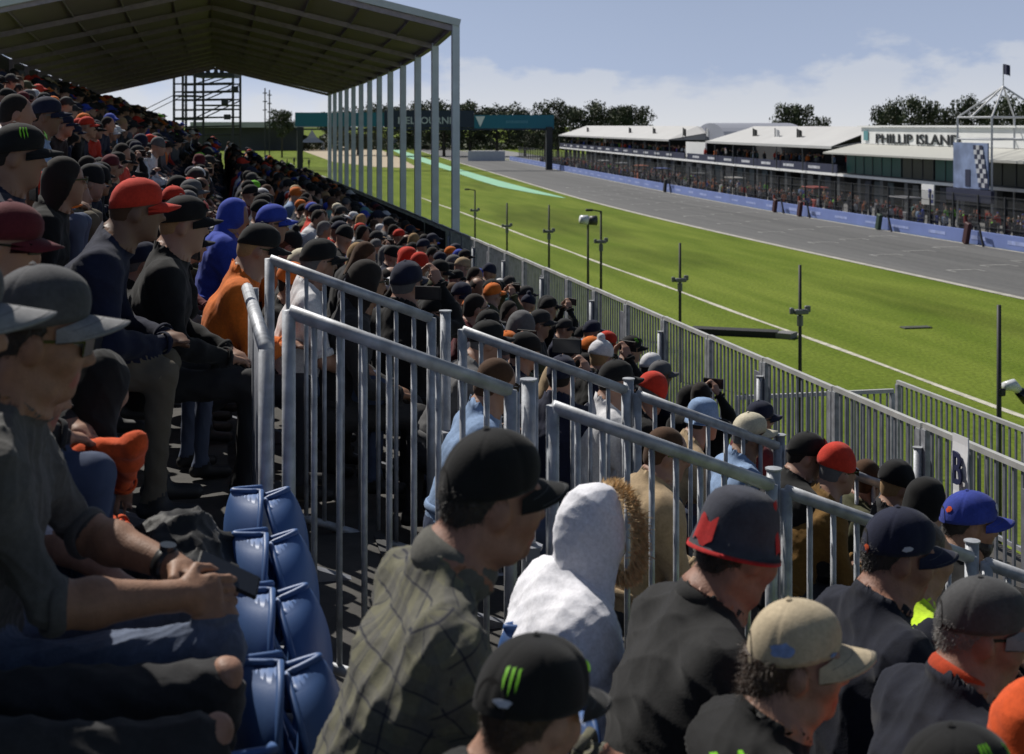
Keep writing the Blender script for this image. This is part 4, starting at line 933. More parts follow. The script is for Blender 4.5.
for i in range(21):
    t = 131+7.6*i
    if 181 < t < 186: continue
    mb = MB(); strip(mb, t, t+3.3, 59.79, 3.42, 59.79, 3.72, 1.2); mb.build('banner_mark', mat('white_print', (.5, .51, .55), .6, var=.35, nscale=1.5), pit)
tent_m = mat('white_tent_fabric', (.46, .46, .46), .75, var=.06, nscale=.25); grey_tent = mat('grey_tent_fabric', (.25, .265, .32), .75, var=.06)
def tent(t0, t1, label, hip0=True, hip1=True, name='marquee'):
    r = empty(name, (0, 0, 0)); tag(r, label, 'marquee', 'white marquees on the pit roof deck')
    zr, ze = 7.85, 5.85; a, b, c = 59.4, 65, 70.5; h0 = 5 if hip0 else 0; h1 = 5 if hip1 else 0; mb = MB(); n = int((t1-t0)/4)
    vs = []; 
    for i in range(n+1):
        t = t0+(t1-t0)*i/n; tr = min(max(t, t0+h0), t1-h1) if i in (0, n) else t; zz = zr
        if i in (0, n) and (h0 if i == 0 else h1): vs += [P(a, t, ze), P(b, t, ze+.9), P(c, t, ze)]
        else: vs += [P(a, t, ze), P(b, t, zr), P(c, t, ze)]
    fs = []
    for i in range(n): fs += [(3*i, 3*i+1, 3*i+4, 3*i+3), (3*i+1, 3*i+2, 3*i+5, 3*i+4)]
    m0 = len(vs); vs2 = [(x, y, z-.06) for x, y, z in vs]; fs2 = [tuple(m0+i for i in f[::-1]) for f in fs]
    fs3 = []
    for i in range(n): fs3 += [(3*i, 3*i+3, m0+3*i+3, m0+3*i), (3*i+2, m0+3*i+2, m0+3*i+5, 3*i+5)]
    fs3 += [(0, m0, m0+1, 1), (1, m0+1, m0+2, 2), (3*n, 3*n+1, m0+3*n+1, m0+3*n), (3*n+1, 3*n+2, m0+3*n+2, m0+3*n+1)]
    mb.add(vs+vs2, fs+fs2+fs3); mb.extr([Vector(P(a, t0+.3, ze-.1)), Vector(P(b, t0+.3, ze+.8)), Vector(P(c, t0+.3, ze-.1))], (0, .05, 0)); mb.extr([Vector(P(a, t1-.3, ze-.1)), Vector(P(b, t1-.3, ze+.8)), Vector(P(c, t1-.3, ze-.1))], (0, .05, 0)); mb.build('tent_roof', tent_m, r)
    mb = MB(); prism(mb, t0, t1, [(a-.03, ze-.28), (a, ze-.28), (a, ze), (a-.03, ze)]); mb.build('valance', tent_m, r)
    for i in range(0, n+1, 2): t = t0+(t1-t0)*i/n; MB().box(P(a+.12, t, (3.1+ze)/2), (.1, .1, ze-3.1)).build('tent_leg', steel_d, r)
    for i in range(0, n, 3): 
        t = t0+(t1-t0)*(i+.5)/n; mb = MB(); prism(mb, t, t+.7, [(a+2.5, ze+.95), (a+2.56, ze+.95), (a+2.56, ze+.99), (a+2.5, ze+.99)])
    return r
tent(127, 172, 'white marquee on the pit deck nearest the glass control room', False, True); tent(192, 291, 'long far white marquee on the pit deck', True, True)
r = empty('grey_marquee'); tag(r, 'blue grey gabled marquee standing between the two white ones', 'marquee')
mb = MB(); n = 12
for lay in (0,):
    vs = []
    for i in range(n+1):
        a = PI*i/n; t = 191-8*math.cos(a); z = 5.4+2.9*math.sin(a)**.8
        vs += [P(65.6, t, z), P(78, t, z)]
    mb.add(vs, [(2*i, 2*i+1, 2*i+3, 2*i+2) for i in range(n)]); mb.add([vs[2*i] for i in range(n+1)], [tuple(range(n+1))])
mb.build('curved_roof', grey_tent, r); MB().box(P(60.6, 181, 4.35), (.2, 8, 2.5)).build('white_wall', wall_w, r)
# control room
ctl = empty('control_room'); tag(ctl, 'glass fronted control building with large black PHILLIP ISLAND letters', 'building')
glass = mat('green_tinted_glass', (.02, .1, .085), .35, var=.25, nscale=.25, spec=.25); glass_d = mat('dark_glass', (.03, .026, .02), .3, var=.3, spec=.25)
mb = MB(); prism(mb, 84, 126, [(60.6, 3.12), (72, 3.12), (72, 7.6), (63.2, 7.6), (63.2, 6.2), (60.6, 5.2)]); mb.build('shell', steel_d, ctl)
for a, b, m_ in ((113.6, 125.6, glass), (107.5, 113.3, glass_d), (103.4, 107.2, glass), (84.5, 103, glass_d)):
    mb = MB(); prism(mb, a, b, [(60.5, 3.2), (60.58, 3.2), (60.58, 5.15), (60.5, 5.15)]); mb.build('window', m_, ctl)
    mb = MB()
    for t in np.arange(a, b, 2.0): mb.bar(P(60.47, t, 3.2), P(60.47, t, 5.15), .05, .06)
    mb.build('mullion', steel_d, ctl)
mb = MB(); prism(mb, 84, 126.6, [(58.3, 5.1), (58.3, 5.26), (62.15, 6.12), (62.15, 5.95)]); mb.build('awning', mat('awning_metal', (.42, .42, .39), .6, var=.05), ctl)
mb = MB(); prism(mb, 84, 125.5, [(62.0, 6.13), (62.19, 6.13), (62.19, 7.75), (62.0, 7.75)]); mb.build('sign_fascia', wall_w, ctl)
mb = MB(); prism(mb, 84, 126, [(61.8, 7.78), (72, 7.78), (72, 7.95), (61.8, 7.95)]); mb.build('flat_roof', wall_w, ctl)
tc_ = 113.7; Mtx = Matrix(((0, 0, -1, P(61.96, tc_, 0)[0]), (-1, -0, 0, tc_), (0, 1, 0, 6.92), (0, 0, 0, 1)))
sl = math.atan((bend(121)-bend(106))/15.0); Mtx = Matrix.Translation((P(61.93, tc_, 0)[0], tc_, 6.68)) @ Matrix.Rotation(-sl, 4, 'Z') @ Matrix(((0, 0, -1, 0), (-1, 0, 0, 0), (0, 1, 0, 0), (0, 0, 0, 1)))
text_mesh('PHILLIP ISLAND', mat('black_letters', (.012, .012, .014), .5, var=0), 'sign_letters', ctl, 16.4, .95, Mtx, .06)
MB().box(P(61.9, 124.2, 6.95), (.06, .9, .95)).build('emblem', mat('teal_emblem', (.12, .3, .33), .6), ctl)
# podium frame with flag, boards
pod = empty('podium_tower', (0, 0, 0)); tag(pod, 'white tube pyramid frame over the podium at right', 'frame'); wt = mat('white_tube', (.5, .51, .53), .5, var=.05)
c4 = [(57, 97.2), (57, 92.2), (62, 92.2), (62, 97.2)]
for x, t in c4: MB().tube([P(x, t, 0), P(x, t, 8.6)], .085, 8).build('mast', wt, pod)
mb = MB()
for z in (8.6, 6.9):
    for i in range(4): mb.tube([P(*c4[i], z), P(*c4[(i+1) % 4], z)], .07, 8)
for i in range(4): mb.tube([P(*c4[i], 8.6), P(59.5, 94.7, 11.0)], .075, 8)
mb.tube([P(57, 95.2, 8.6), P(59.5, 94.7, 11)], .08, 8); mb.build('pyramid', wt, pod)
fl = empty('flag', P(59.5, 94.7, 11)); tag(fl, 'dark blue flag flying above the white podium frame', 'flag'); MB().tube([(0, 0, 0), (0, 0, 1.75)], .04, 8).build('flagpole', wt, fl)
def wave_flag(mb, w, h, z0, amp=.12):
    n = 10; vs = []
    for i in range(n+1):
        y = -w*i/n; x = amp*math.sin(i*1.1)*(i/n); dz = -.25*w*(i/n)**2
        vs += [(x, y, z0+dz), (x, y, z0+h+dz), (x+.01, y, z0+dz), (x+.01, y, z0+h+dz)]
    fs = []
    for i in range(n): q = 4*i; fs += [(q, q+1, q+5, q+4), (q+2, q+6, q+7, q+3), (q+1, q+3, q+7, q+5), (q, q+4, q+6, q+2)]
    return mb.add(vs, fs)
wave_flag(MB(), 1.05, .8, .95).build('cloth', mat('navy_flag_cloth', (.02, .022, .06), .8), fl)
bd = empty('podium_board', (0, 0, 0)); tag(bd, 'tall blue board with white chequer pattern under the podium frame', 'board')
MB().box(P(56.7, 94.7, 4.85), (.12, 4.9, 3.55)).build('panel', mat('pale_blue_board', (.2, .25, .4), .5, var=.45, nscale=.8), bd)
mb = MB(); rr = random.Random(3)
for i in range(9):
    for j in range(3):
        y = 93.6-j*.45+.28*(i-4)*.35; z = 3.4+.36*i
        if (i+j) % 2: mb.box(P(56.61, y, z), (.03, .42, .34))
mb.build('chequer_white', mat('white_print', (.55, .56, .6), .6), bd); mb = MB()
for i in range(9):
    for j in range(3):
        y = 93.6-j*.45+.28*(i-4)*.35; z = 3.4+.36*i
        if not (i+j) % 2: mb.box(P(56.61, y, z), (.03, .42, .34))
mb.build('chequer_navy', navy, bd); MB().box(P(56.61, 95.0, 3.9), (.03, .7, 1.3)).build('navy_figure', navy, bd)
o = MB().box(P(56.6, 94.7, 2.55), (.3, 6.4, .95)).build('navy_podium_band', navy); o.name = 'fascia_board'; tag(o, 'dark navy fascia band directly below the chequered podium board', 'board')
w_ = empty('notice_board', P(54.6, 97.5, 0)); tag(w_, 'small white notice board with blue marks at the pit wall', 'board'); MB().box((0, 0, 2.5), (.1, 1.9, 1.6)).build('panel', wall_w, w_)
mb = MB()
for i in range(6): mb.box((-.06, -.75+.25*(i % 3), 2.0+.4*(i//2)), (.02, .2, .3))
mb.build('blue_mark', mat('blue_print', (.1, .12, .35), .6), w_); MB().box((0, 0, .85), (.1, .1, 1.7)).build('leg', pole_m, w_)
# flags on the tents
for i, (px, dk) in enumerate([(570, 1), (587, 1), (629, 1), (653, 1), (683, 1), (753, 1), (797, 1), (706, 0), (775, 0)]):
    Lq = 61.5
    t = 60*F/CT/(px-220)
    for _ in range(8): X = Lq+bend(t); t = (X*F/CT/(px-220)-ST*X)/CT
    r = empty('roof_flag', P(Lq, t, 5.9)); MB().tube([(0, 0, -.3), (0, 0, 1.75)], .05, 6).build('flagpole', steel_d, r)
    wave_flag(MB(), 1.5, 1.1, .55).build('cloth', mat('black_flag_cloth', (.02, .02, .022), .8) if dk else mat('pale_flag_cloth', (.5, .5, .52), .8), r)
    tag(r, '%s small flag before the tent roofs, %s from the left' % ('dark' if dk else 'pale', ['first', 'second', 'third', 'fourth', 'fifth', 'sixth', 'seventh', 'first pale', 'second pale'][i]), 'flag', 'small flags along the marquees')
# pit wall stands
for i, (px, c, nm) in enumerate([(604, (.5, .5, .5), 'white'), (622, (.3, .31, .32), 'grey'), (641, (.45, .12, .05), 'orange'), (662, (.06, .1, .35), 'blue'), (700, (.1, .1, .1), 'black'), (735, (.5, .48, .45), 'cream'), (815, (.4, .06, .04), 'red'), (905, (.2, .2, .22), 'dark grey')]):
    Lq = 53; t = 100
    for _ in range(12): X = Lq+bend(t); t = (X*F/CT/(px-220)-ST*X)/CT
    r = empty('pit_wall_stand', P(Lq, t, 0)); tag(r, '%s canopied timing stand behind the catch fence' % nm, 'timing stand', 'timing stands on the pit wall')
    MB().box((0, 0, 2.25), (1.4, 3.0, .14), bev=.05).build('canopy', mat('canopy_'+nm.replace(' ', '_'), c, .6), r); MB().box((-.3, 0, .6), (.6, 2.6, 1.1), bev=.04).build('desk', mat('canopy_'+nm.replace(' ', '_'), c, .6), r)
    mb = MB()
    for s in (-1, 1): mb.bar((.5, s*1.3, 0), (.5, s*1.3, 2.2), .07, .07)
    mb.build('upright', steel_d, r)
# gantry of boards over the far track
gan = empty('board_gantry', (0, 0, 0)); tag(gan, 'long gantry of teal and navy boards reading MELBOURNE over the track', 'gantry')
ZG = 240.0
def gq(px, py): return at(px, py, ZG)
def board(p0, p1, y0, y1, m_, nm):
    a, b = gq(p0, y1), gq(p1, y1); c, d = gq(p1, y0), gq(p0, y0); MB().extr([a, b, c, d], (ST*.6, CT*.6, 0)).build(nm, m_, gan)
teal = mat('teal_board', (.012, .145, .21), .6, var=.08, nscale=.1); navy2 = mat('deep_navy_board', (.012, .022, .05), .6, var=.1)
board(295, 384, 112.5, 126.5, teal, 'teal_panel'); board(384.3, 474, 110.5, 127.5, navy2, 'navy_panel'); board(474.3, 554, 115, 128.3, teal, 'teal_panel'); board(295, 554, 128.4, 130, navy2, 'truss')
a = gq(426, 120.4); Mtx = Matrix.Translation(a) @ Matrix.Rotation(-math.atan2(ST, CT), 4, 'Z') @ Matrix(((1, 0, 0, 0), (0, 0, -1, -.06), (0, 1, 0, 0), (0, 0, 0, 1)))
text_mesh('MELBOURNE', mat('pale_grey_letters', (.5, .52, .55), .6, var=0), 'sign_letters', gan, 9.9, 1.25, Mtx, .08)
a, b, c = gq(475.5, 116.3), gq(485, 116.3), gq(480.3, 127); MB().extr([a, b, c], (-ST*.06, -CT*.06, 0)).build('white_triangle', wall_w, gan)
mb = MB(); rr = random.Random(9); x = 506.0
while x < 527: w = rr.uniform(1.0, 1.9); mb.extr([gq(x, 123.2), gq(x+w, 123.2), gq(x+w, 120.4), gq(x, 120.4)], (-ST*.06, -CT*.06, 0)); x += w+.5
mb.build('faint_mark', mat('faint_teal_print', (.08, .26, .34), .6), gan)
for px, w in ((549, 1.1), (300, 1.0)):
    b = gq(px, 127); MB().box((b.x, b.y, b.z/2), (w, .8, b.z)).build('leg', pole_m, gan)
# ------------------------------------------------------------------ far things
def far_box(name, px0, px1, y0, y1, Z, dep, m_, label, cat):
    a, b = at(px0, y1, Z), at(px1, y1, Z); c, d = at(px1, y0, Z), at(px0, y0, Z)
    if y1 > 130: 
        a.z = b.z = 0
    o = MB().extr([a, b, c, d], (ST*dep, CT*dep, 0)).build(name, m_); tag(o, label, cat); return o
far_box('safety_barrier', 262, 482, 138.4, 142.5, 600, 2, mat('pale_far_barrier', (.3, .33, .45), .7, var=.4, nscale=.08), 'pale blue barrier line round the far corner', 'barrier')
far_box('concrete_wall', 468, 505, 151, 158, 300, 1, mat('white_wall_paint', (.55, .56, .58), .7), 'short white wall where the blue barrier begins', 'wall')
far_box('shed', 190, 330, 122, 127.5, 420, 10, mat('pale_shed_roof', (.42, .43, .42), .7, var=.2, nscale=.2), 'long low pale roofed shed behind the scaffold tower', 'shed')
far_box('shed', 185, 300, 127.3, 141, 425, 8, mat('dark_shed_wall', (.06, .065, .06), .8, var=.4, nscale=.1), 'dark walled shed below the pale roof', 'shed')
pt = empty('pagoda_tent', at(312, 137, 420)); tag(pt, 'small white peaked tent far behind the corner', 'tent'); pt.location.z = 0
mb = MB(); vs = []
for r_, z in ((3.6, 2.6), (1.6, 3.9), (.5, 5.6), (.05, 6.6)): vs += [(r_, r_, z), (-r_, r_, z), (-r_, -r_, z), (r_, -r_, z)]
mb.add(vs, [(4*i+j, 4*i+(j+1) % 4, 4*i+4+(j+1) % 4, 4*i+4+j) for i in range(3) for j in range(4)]); mb.build('tent_roof', tent_m, pt)
mb = MB()
for a in (-1, 1):
    for b in (-1, 1): mb.bar((a*3.4, b*3.4, 0), (a*3.4, b*3.4, 2.6), .15, .15)
mb.build('tent_leg', wall_w, pt)
# scaffold camera tower
tw = empty('scaffold_tower', (0, 0, 0)); tag(tw, 'open scaffold camera tower seen under the roof gable', 'scaffold tower'); ZT = 82.0; mt = mat('dark_scaffold', (.035, .035, .038), .6, metal=.3, var=.2)
xs_ = [174, 186, 195, 233]; 
def tq(px, py, dz=0): p = at(px, py, ZT); return Vector((p.x+ST*dz, p.y+CT*dz, p.z))
for dz in (0, 2.2):
    for px in xs_: a = tq(px, 66+(8 if px < 190 else 0), dz); mb = MB(); mb.tube([(a.x, a.y, 0), a], .085, 6); mb.build('standard', mt, tw)
mb = MB()
for dz in (0, 2.2):
    for y in (74, 84, 92, 100, 110, 118, 127, 136): mb.tube([tq(174, y, dz), tq(233, y-1.0, dz)], .05, 6)
    mb.tube([tq(195, 118, dz), tq(233, 100, dz)], .04, 6); mb.tube([tq(195, 100, dz), tq(233, 84, dz)], .04, 6); mb.tube([tq(195, 84, dz), tq(220, 76, dz)], .04, 6); mb.tube([tq(174, 95, dz), tq(140, 112, dz)], .025, 6)
mb.build('ledger', mt, tw); mb = MB()
for a, b, y, h in ((193, 234, 72.5, 4.5), (174, 195, 95, 1.6), (195, 233, 104.5, 1.4), (174, 195, 118, 2.2)): mb.extr([tq(a, y+h), tq(b, y+h), tq(b, y), tq(a, y)], (ST*2.2, CT*2.2, 0))
mb.build('platform', mt, tw)
for px, y in ((225.5, 102), (228, 117), (235.5, 89)): p = tq(px, y, -.2); MB().box(p, (.42, .3, .32), bev=.03).build('equipment_case', mt, tw)
for px in (199, 205, 213, 219): p = tq(px, 69, .8); MB().tube([(p.x, p.y, p.z-.3), (p.x, p.y, p.z+.1)], [.16, .1], 8).build('camera_head', mt, tw)
for i, (px, y) in enumerate(((265, 88), (269.5, 90))):
    p = at(px, y, 160); r = empty('lighting_mast', (p.x, p.y, 0)); tag(r, '%s of two thin masts right of the scaffold tower' % ('taller left', 'shorter right')[i], 'mast', 'thin masts beyond the stand'); MB().tube([(0, 0, 0), (0, 0, p.z)], .08, 6).build('shaft', mt, r)
    mb = MB()
    for z in (.6, 1.6, 2.6): mb.box((0, 0, p.z-z), (.5, .1, .12))
    mb.build('crossarm', mt, r)
# ------------------------------------------------------------------ trees
leaf_m = []
for i, c in enumerate([(.032, .043, .02), (.05, .06, .027), (.065, .068, .034)]):
    m, N, L, b = new_mat('leaf_%s' % ('dark', 'mid', 'olive')[i]); n = N.new('ShaderNodeTexNoise'); n.inputs['Scale'].default_value = .35; tc = N.new('ShaderNodeTexCoord'); L.new(tc.outputs['Object'], n.inputs['Vector'])
    r = N.new('ShaderNodeValToRGB'); r.color_ramp.elements[0].color = (*[x*.6 for x in c], 1); r.color_ramp.elements[1].color = (*[x*1.9 for x in c], 1); r.color_ramp.elements[0].position = .35; r.color_ramp.elements[1].position = .65
    L.new(n.outputs['Fac'], r.inputs[0]); L.new(r.outputs[0], b.inputs['Base Color']); b.inputs['Roughness'].default_value = .75; leaf_m.append(m)
bark = mat('bark', (.06, .05, .042), .9, var=.3, nscale=2)
def tree_proto(seed, kind):
    r = random.Random(seed); g = np.random.default_rng(seed); root = empty('tree'); mb = MB(); tips = []
    H = 10.0
    base = .45 if kind == 'pine' else .22
    lean = Vector((r.uniform(-.4, .4), r.uniform(-.4, .4), 0)); top = Vector((0, 0, H*.8))+lean
    mb.tube([(0, 0, 0), lean*.3+Vector((0, 0, H*base)), top], [.32, .24, .06], 8)
    nb = 13 if kind != 'bush' else 9
    for i in range(nb):
        f = base+(.95-base)*(i+.5)/nb; p0 = lean*f+Vector((0, 0, H*f*.85)); a = i*2.4+r.uniform(-.5, .5)
        ln = H*(.42 if kind != 'pine' else .36)*(1.15-abs(f-.55)*1.1)*r.uniform(.7, 1.15); up = r.uniform(.15, .5)
        p1 = p0+Vector((math.cos(a)*ln, math.sin(a)*ln, ln*up)); mb.tube([p0, (p0+p1)/2+Vector((0, 0, .2)), p1], [.11, .07, .025], 5); tips += [(p1, r.uniform(1.1, 1.9)), ((p0*.4+p1*.6), r.uniform(.9, 1.5))]
    tips.append((top+Vector((0, 0, .6)), 1.5)); mb.build('trunk', bark, root, smooth=True)
    C = []; R_ = []
    for c, rad in tips:
        n = int(105*rad); d = g.normal(size=(n, 3)); d /= np.linalg.norm(d, axis=1, keepdims=True); q = np.array(c)+d*(rad*g.uniform(.45, 1.2, (n, 1)))*np.array([1, 1, .58 if kind == 'pine' else .75]); C.append(q)
    C = np.concatenate(C); n = len(C); u = g.normal(size=(n, 3)); u /= np.linalg.norm(u, axis=1, keepdims=True); w = np.cross(u, g.normal(size=(n, 3))); w /= np.linalg.norm(w, axis=1, keepdims=True); s = g.uniform(.1, .26, (n, 1))
    V = np.stack([C-u*s-w*s*.5, C+u*s-w*s*.5, C+u*s*.7+w*s*.6, C-u*s*.6+w*s*.6], 1).reshape(-1, 3); Q = np.arange(4*n).reshape(-1, 4); fm = g.integers(0, 2, n)
    me = np_mesh('crown', V, Q, fm, [leaf_m[0], leaf_m[1 if kind != 'bush' else 2]]); link_mesh('crown', me, root); return root
prot = [tree_proto(3, 'pine'), tree_proto(5, 'round'), tree_proto(8, 'bush'), tree_proto(12, 'round')]; used = [0]*4
TREES = [  # px, top y, width px, Z, proto, label
 (795, 105.5, 38, 230, 0, 'lone flat topped pine behind the near marquee'), (822, 119, 22, 240, 2, 'low bush right of the lone pine'),
 (889, 103, 34, 210, 1, 'dark bushy tree above the letters PHILLIP'), (911, 100, 48, 215, 3, 'tallest dark tree behind the control building'), (934, 108, 30, 220, 1, 'right shoulder of the tree clump over the letters'), (951, 110, 30, 225, 2, 'smaller tree left of the podium frame'), (972, 99, 36, 215, 3, 'dark tree behind the white podium frame'), (1000, 99, 44, 210, 1, 'dark tree below the flag behind the frame'), (1030, 104, 44, 215, 3, 'tree cut by the right picture edge'),
 (558, 96, 40, 330, 3, 'tall rounded tree right of the teal board'), (545, 108, 34, 335, 1, 'lower tree just above the teal board end'), (590, 98.5, 44, 330, 1, 'broad dark tree behind the far marquee'), (612, 103, 36, 335, 0, 'flat crowned tree in the far clump'), (632, 101, 40, 330, 0, 'last spreading tree of the far clump'), (575, 107, 40, 328, 2, 'bushy tree low in the far clump'),
 (525, 106, 44, 345, 3, 'tree above the right teal board'), (497, 101, 48, 345, 1, 'tree right of the nearest roof column'), (470, 98, 46, 345, 3, 'tree behind the nearest roof column'), (444, 97, 44, 345, 1, 'tree above the MELBOURNE letters'), (416, 98, 46, 350, 3, 'tree seen between the right roof columns'), (388, 100, 44, 350, 1, 'tree seen between the middle roof columns'), (358, 104, 40, 355, 2, 'tree seen between the left roof columns'), (335, 108, 30, 360, 0, 'tree at the farthest roof column'),
 (282, 106, 26, 330, 0, 'small tree right of the thin masts')]
for px, yt, wpx, Z, k, lab in TREES:
    o = prot[k] if not used[k] else copy_tree(prot[k]); used[k] = 1
    p = at(px, yt, Z); s = p.z/(9.2 if Z < 300 else 10.2); o.location = (p.x, p.y, 0); wv = wpx*Z/F/(8.6*s) ; o.scale = (s*max(wv, .5), s*max(wv, .5), s); o.rotation_euler = (0, 0, px*1.7)
    tag(o, lab, 'tree', 'trees behind the circuit')
def far_hedge():
    g = np.random.default_rng(4); n = 30000; px = g.uniform(120, 800, n); Z = g.uniform(430, 470, n); top = 4.5+1.6*np.sin(px*.06)+1.3*np.sin(px*.17+1); z = g.uniform(0, 1, n)**.8*top
    a = (px-512)/F*Z; X = a*CT+Z*ST; Y = -a*ST+Z*CT; C = np.stack([X, Y, z], 1); u = g.normal(size=(n, 3)); u /= np.linalg.norm(u, axis=1, keepdims=True); w = np.cross(u, g.normal(size=(n, 3))); w /= np.linalg.norm(w, axis=1, keepdims=True); s = g.uniform(.35, .7, (n, 1))
    V = np.stack([C-u*s-w*s*.5, C+u*s-w*s*.5, C+u*s*.7+w*s*.6, C-u*s*.6+w*s*.6], 1).reshape(-1, 3); me = np_mesh('far_scrub', V, np.arange(4*n).reshape(-1, 4), g.integers(0, 2, n), leaf_m[:2]); o = link_mesh('far_scrub', me); tag(o, 'far dark scrub line behind the corner and boards', 'scrub', kind='stuff')
far_hedge()
# ------------------------------------------------------------------ the people close to the camera
sk_fair = skin_mat('skin_fair', (.32, .175, .12)); sk_mid = skin_mat('skin_tan', (.28, .15, .092)); sk_red = skin_mat('skin_ruddy', (.27, .135, .092)); sk_dk = skin_mat('skin_brown', (.25, .13, .08))
hair_d = mat('dark_hair', (.018, .013, .01), .5, var=.3, nscale=40, bump=.5, bscale=140); hair_b = mat('brown_hair', (.045, .024, .013), .5, var=.4, nscale=40, bump=.5, bscale=140); hair_g = mat('grey_hair', (.16, .15, .14), .6, var=.3, nscale=40, bump=.5, bscale=140)
f_black = fabric('black_fleece', (.011, .011, .0115)); f_char = fabric('charcoal_fleece', (.02, .02, .0205)); f_navy = fabric('navy_fleece', (.009, .011, .021)); f_grey = fabric('grey_tee', (.085, .083, .08)); f_jean = fabric('blue_denim', (.1, .125, .19)); f_dj = fabric('dark_denim', (.03, .04, .075)); f_bj = fabric('black_denim', (.026, .026, .028))
f_white = fabric('white_padded_cloth', (.8, .8, .85), var=.04); f_lav = fabric('white_cotton', (.6, .6, .68)); f_or = fabric('orange_cloth', (.62, .085, .018)); f_hv = fabric('hi_vis_yellow', (.52, .75, .03)); f_tan = fabric('tan_cap_cloth', (.46, .38, .26), var=.1); f_gcap = fabric('washed_grey_cap_cloth', (.075, .075, .08)); f_gbill = fabric('pale_grey_bill', (.21, .21, .215)); f_bcap = fabric('black_cap_cloth', (.008, .008, .0085)); f_ncap = fabric('navy_cap_cloth', (.012, .015, .036)); f_dgc = fabric('dark_grey_cap_cloth', (.06, .06, .062)); f_blue = fabric('royal_blue_cloth', (.03, .05, .28)); f_red = fabric('red_cloth', (.42, .02, .02)); claw_m = mat('acid_green_thread', (.22, .62, .02), .6, var=.1)
def plaid_mat():
    m, N, L, b = new_mat('olive_plaid'); at_ = N.new('ShaderNodeAttribute'); at_.attribute_name = 'cloth'; sp = N.new('ShaderNodeSeparateXYZ'); L.new(at_.outputs['Vector'], sp.inputs[0])
    def band(sock, period, width, off=0.0):
        a = N.new('ShaderNodeMath'); a.operation = 'MULTIPLY_ADD'; L.new(sock, a.inputs[0]); a.inputs[1].default_value = 1/period; a.inputs[2].default_value = off+20
        f = N.new('ShaderNodeMath'); f.operation = 'FRACT'; L.new(a.outputs[0], f.inputs[0]); c = N.new('ShaderNodeMath'); c.operation = 'LESS_THAN'; L.new(f.outputs[0], c.inputs[0]); c.inputs[1].default_value = width; return c.outputs[0]
    def mixc(fac, c, prev, amt):
        k = N.new('ShaderNodeMath'); k.operation = 'MULTIPLY'; L.new(fac, k.inputs[0]); k.inputs[1].default_value = amt
        x = N.new('ShaderNodeMixRGB'); L.new(k.outputs[0], x.inputs[0]); x.inputs[2].default_value = (*c, 1)
        if isinstance(prev, tuple): x.inputs[1].default_value = (*prev, 1)
        else: L.new(prev, x.inputs[1])
        return x.outputs[0]
    col = (.145, .14, .095)
    for s in (sp.outputs['X'], sp.outputs['Y']):
        col = mixc(band(s, .066, .45, .1), (.09, .088, .09), col, .45)
    for s in (sp.outputs['X'], sp.outputs['Y']):
        col = mixc(band(s, .066, .05, .06), (.016, .018, .03), col, .9)
    L.new(col, b.inputs['Base Color']); b.inputs['Roughness'].default_value = .92; fold_bump(m, 500); MATS['olive_plaid'] = m; return m
f_plaid = plaid_mat()
def hero_w(hpx, tread, label, top, legs, skin, hw=(None, None), extra=None, rz=0.0, s_mul=1.0, **kw):
    """head given by a photograph measurement; hands as world points"""
    head = at(*hpx); kp = dict(kw); hk = {k: kp.pop(k) for k in ('h', 'sleeve_m', 'folds', 'seed', 'cloth', 'group') if k in kp}
    _, i0 = seated(fine=False, **kp); hc = i0['hc']; s = (head.z-tread)/hc[2]
    H = [None if p is None else to_local(p, head, tread, rz, hc[2], (hc[0], hc[1])) for p in hw]
    kp['hands'] = tuple(H) if any(h is not None for h in H) else kp.get('hands', (None, None))
    return hero(head, tread, label, top, legs, skin, rz=rz, **hk, **kp)
def sunglasses(o, info):
    mb = MB()
    for s in (-1, 1):
        mb.box((.1, s*.034, .008), (.006, .056, .042), Matrix.Rotation(s*.28, 3, 'Z'), bev=.003); mb.bar((.092, s*.06, .022), (-.01, s*.081, .012), .004, .006)
    mb.bar((.105, -.012, .024), (.105, .012, .024), .004, .004)
    g = mb.build('sunglasses', mat('black_glasses', (.008, .008, .009), .15, var=0), o); g.matrix_local = head_matrix(info)
# 1 grey cap, phone
rz0 = .06
gc, gi = hero_w((42, 342, 2.95), rowZ(0), 'man in grey cap and sunglasses looking down at a phone, grey tee and jeans', f_grey, f_jean, sk_mid, hw=(at(172, 566, 3.08), at(176, 596, 2.87)), h=.005, seed=3,
                lean=.24, hpitch=.17, hyaw=.0, sleeve='half', curl=.4, poles=(v3(-.3, .8, -.7), v3(-.5, -.5, -.9)), handn=(v3(.1, .4, 1), v3(.1, -.9, .6)), knees=(.52, .54), splay=.12, kz=.6)
hair_on(gc, gi, 'under_cap', hair_d)
cap_on(gc, gi, f_gcap, f_gbill, tall=.112, big=1.08, ln=.088, lift=.014); sunglasses(gc, gi)
def on_body(info, p): return info['mw'] @ Vector(p)
w0 = on_body(gi, gi['wrist0']); e0 = on_body(gi, gi['elbow0']); fd = (w0-e0).normalized()
mb = MB(); q0 = w0-fd*.032; q1 = w0-fd*.006
mb.tube([q0, q1], .0385, 20); o = mb.build('watch', mat('black_watch', (.012, .012, .013), .4), None, smooth=True); side = fd.cross(Vector((0, 0, 1))).normalized(); up = side.cross(fd)
MB().tube([(q0+q1)/2+up*.032, (q0+q1)/2+up*.045], .019, 18).build('watch_face', mat('watch_glass', (.03, .035, .04), .1, var=0), o); tag(o, 'black wristwatch on the far wrist of the grey capped man', 'watch')
pp = at(228, 575, 2.99); R = Matrix.Rotation(.5, 3, 'Y') @ Matrix.Rotation(.35, 3, 'X'); ph = empty('phone', pp); tag(ph, 'dark phone held in both hands over the jeans', 'phone')
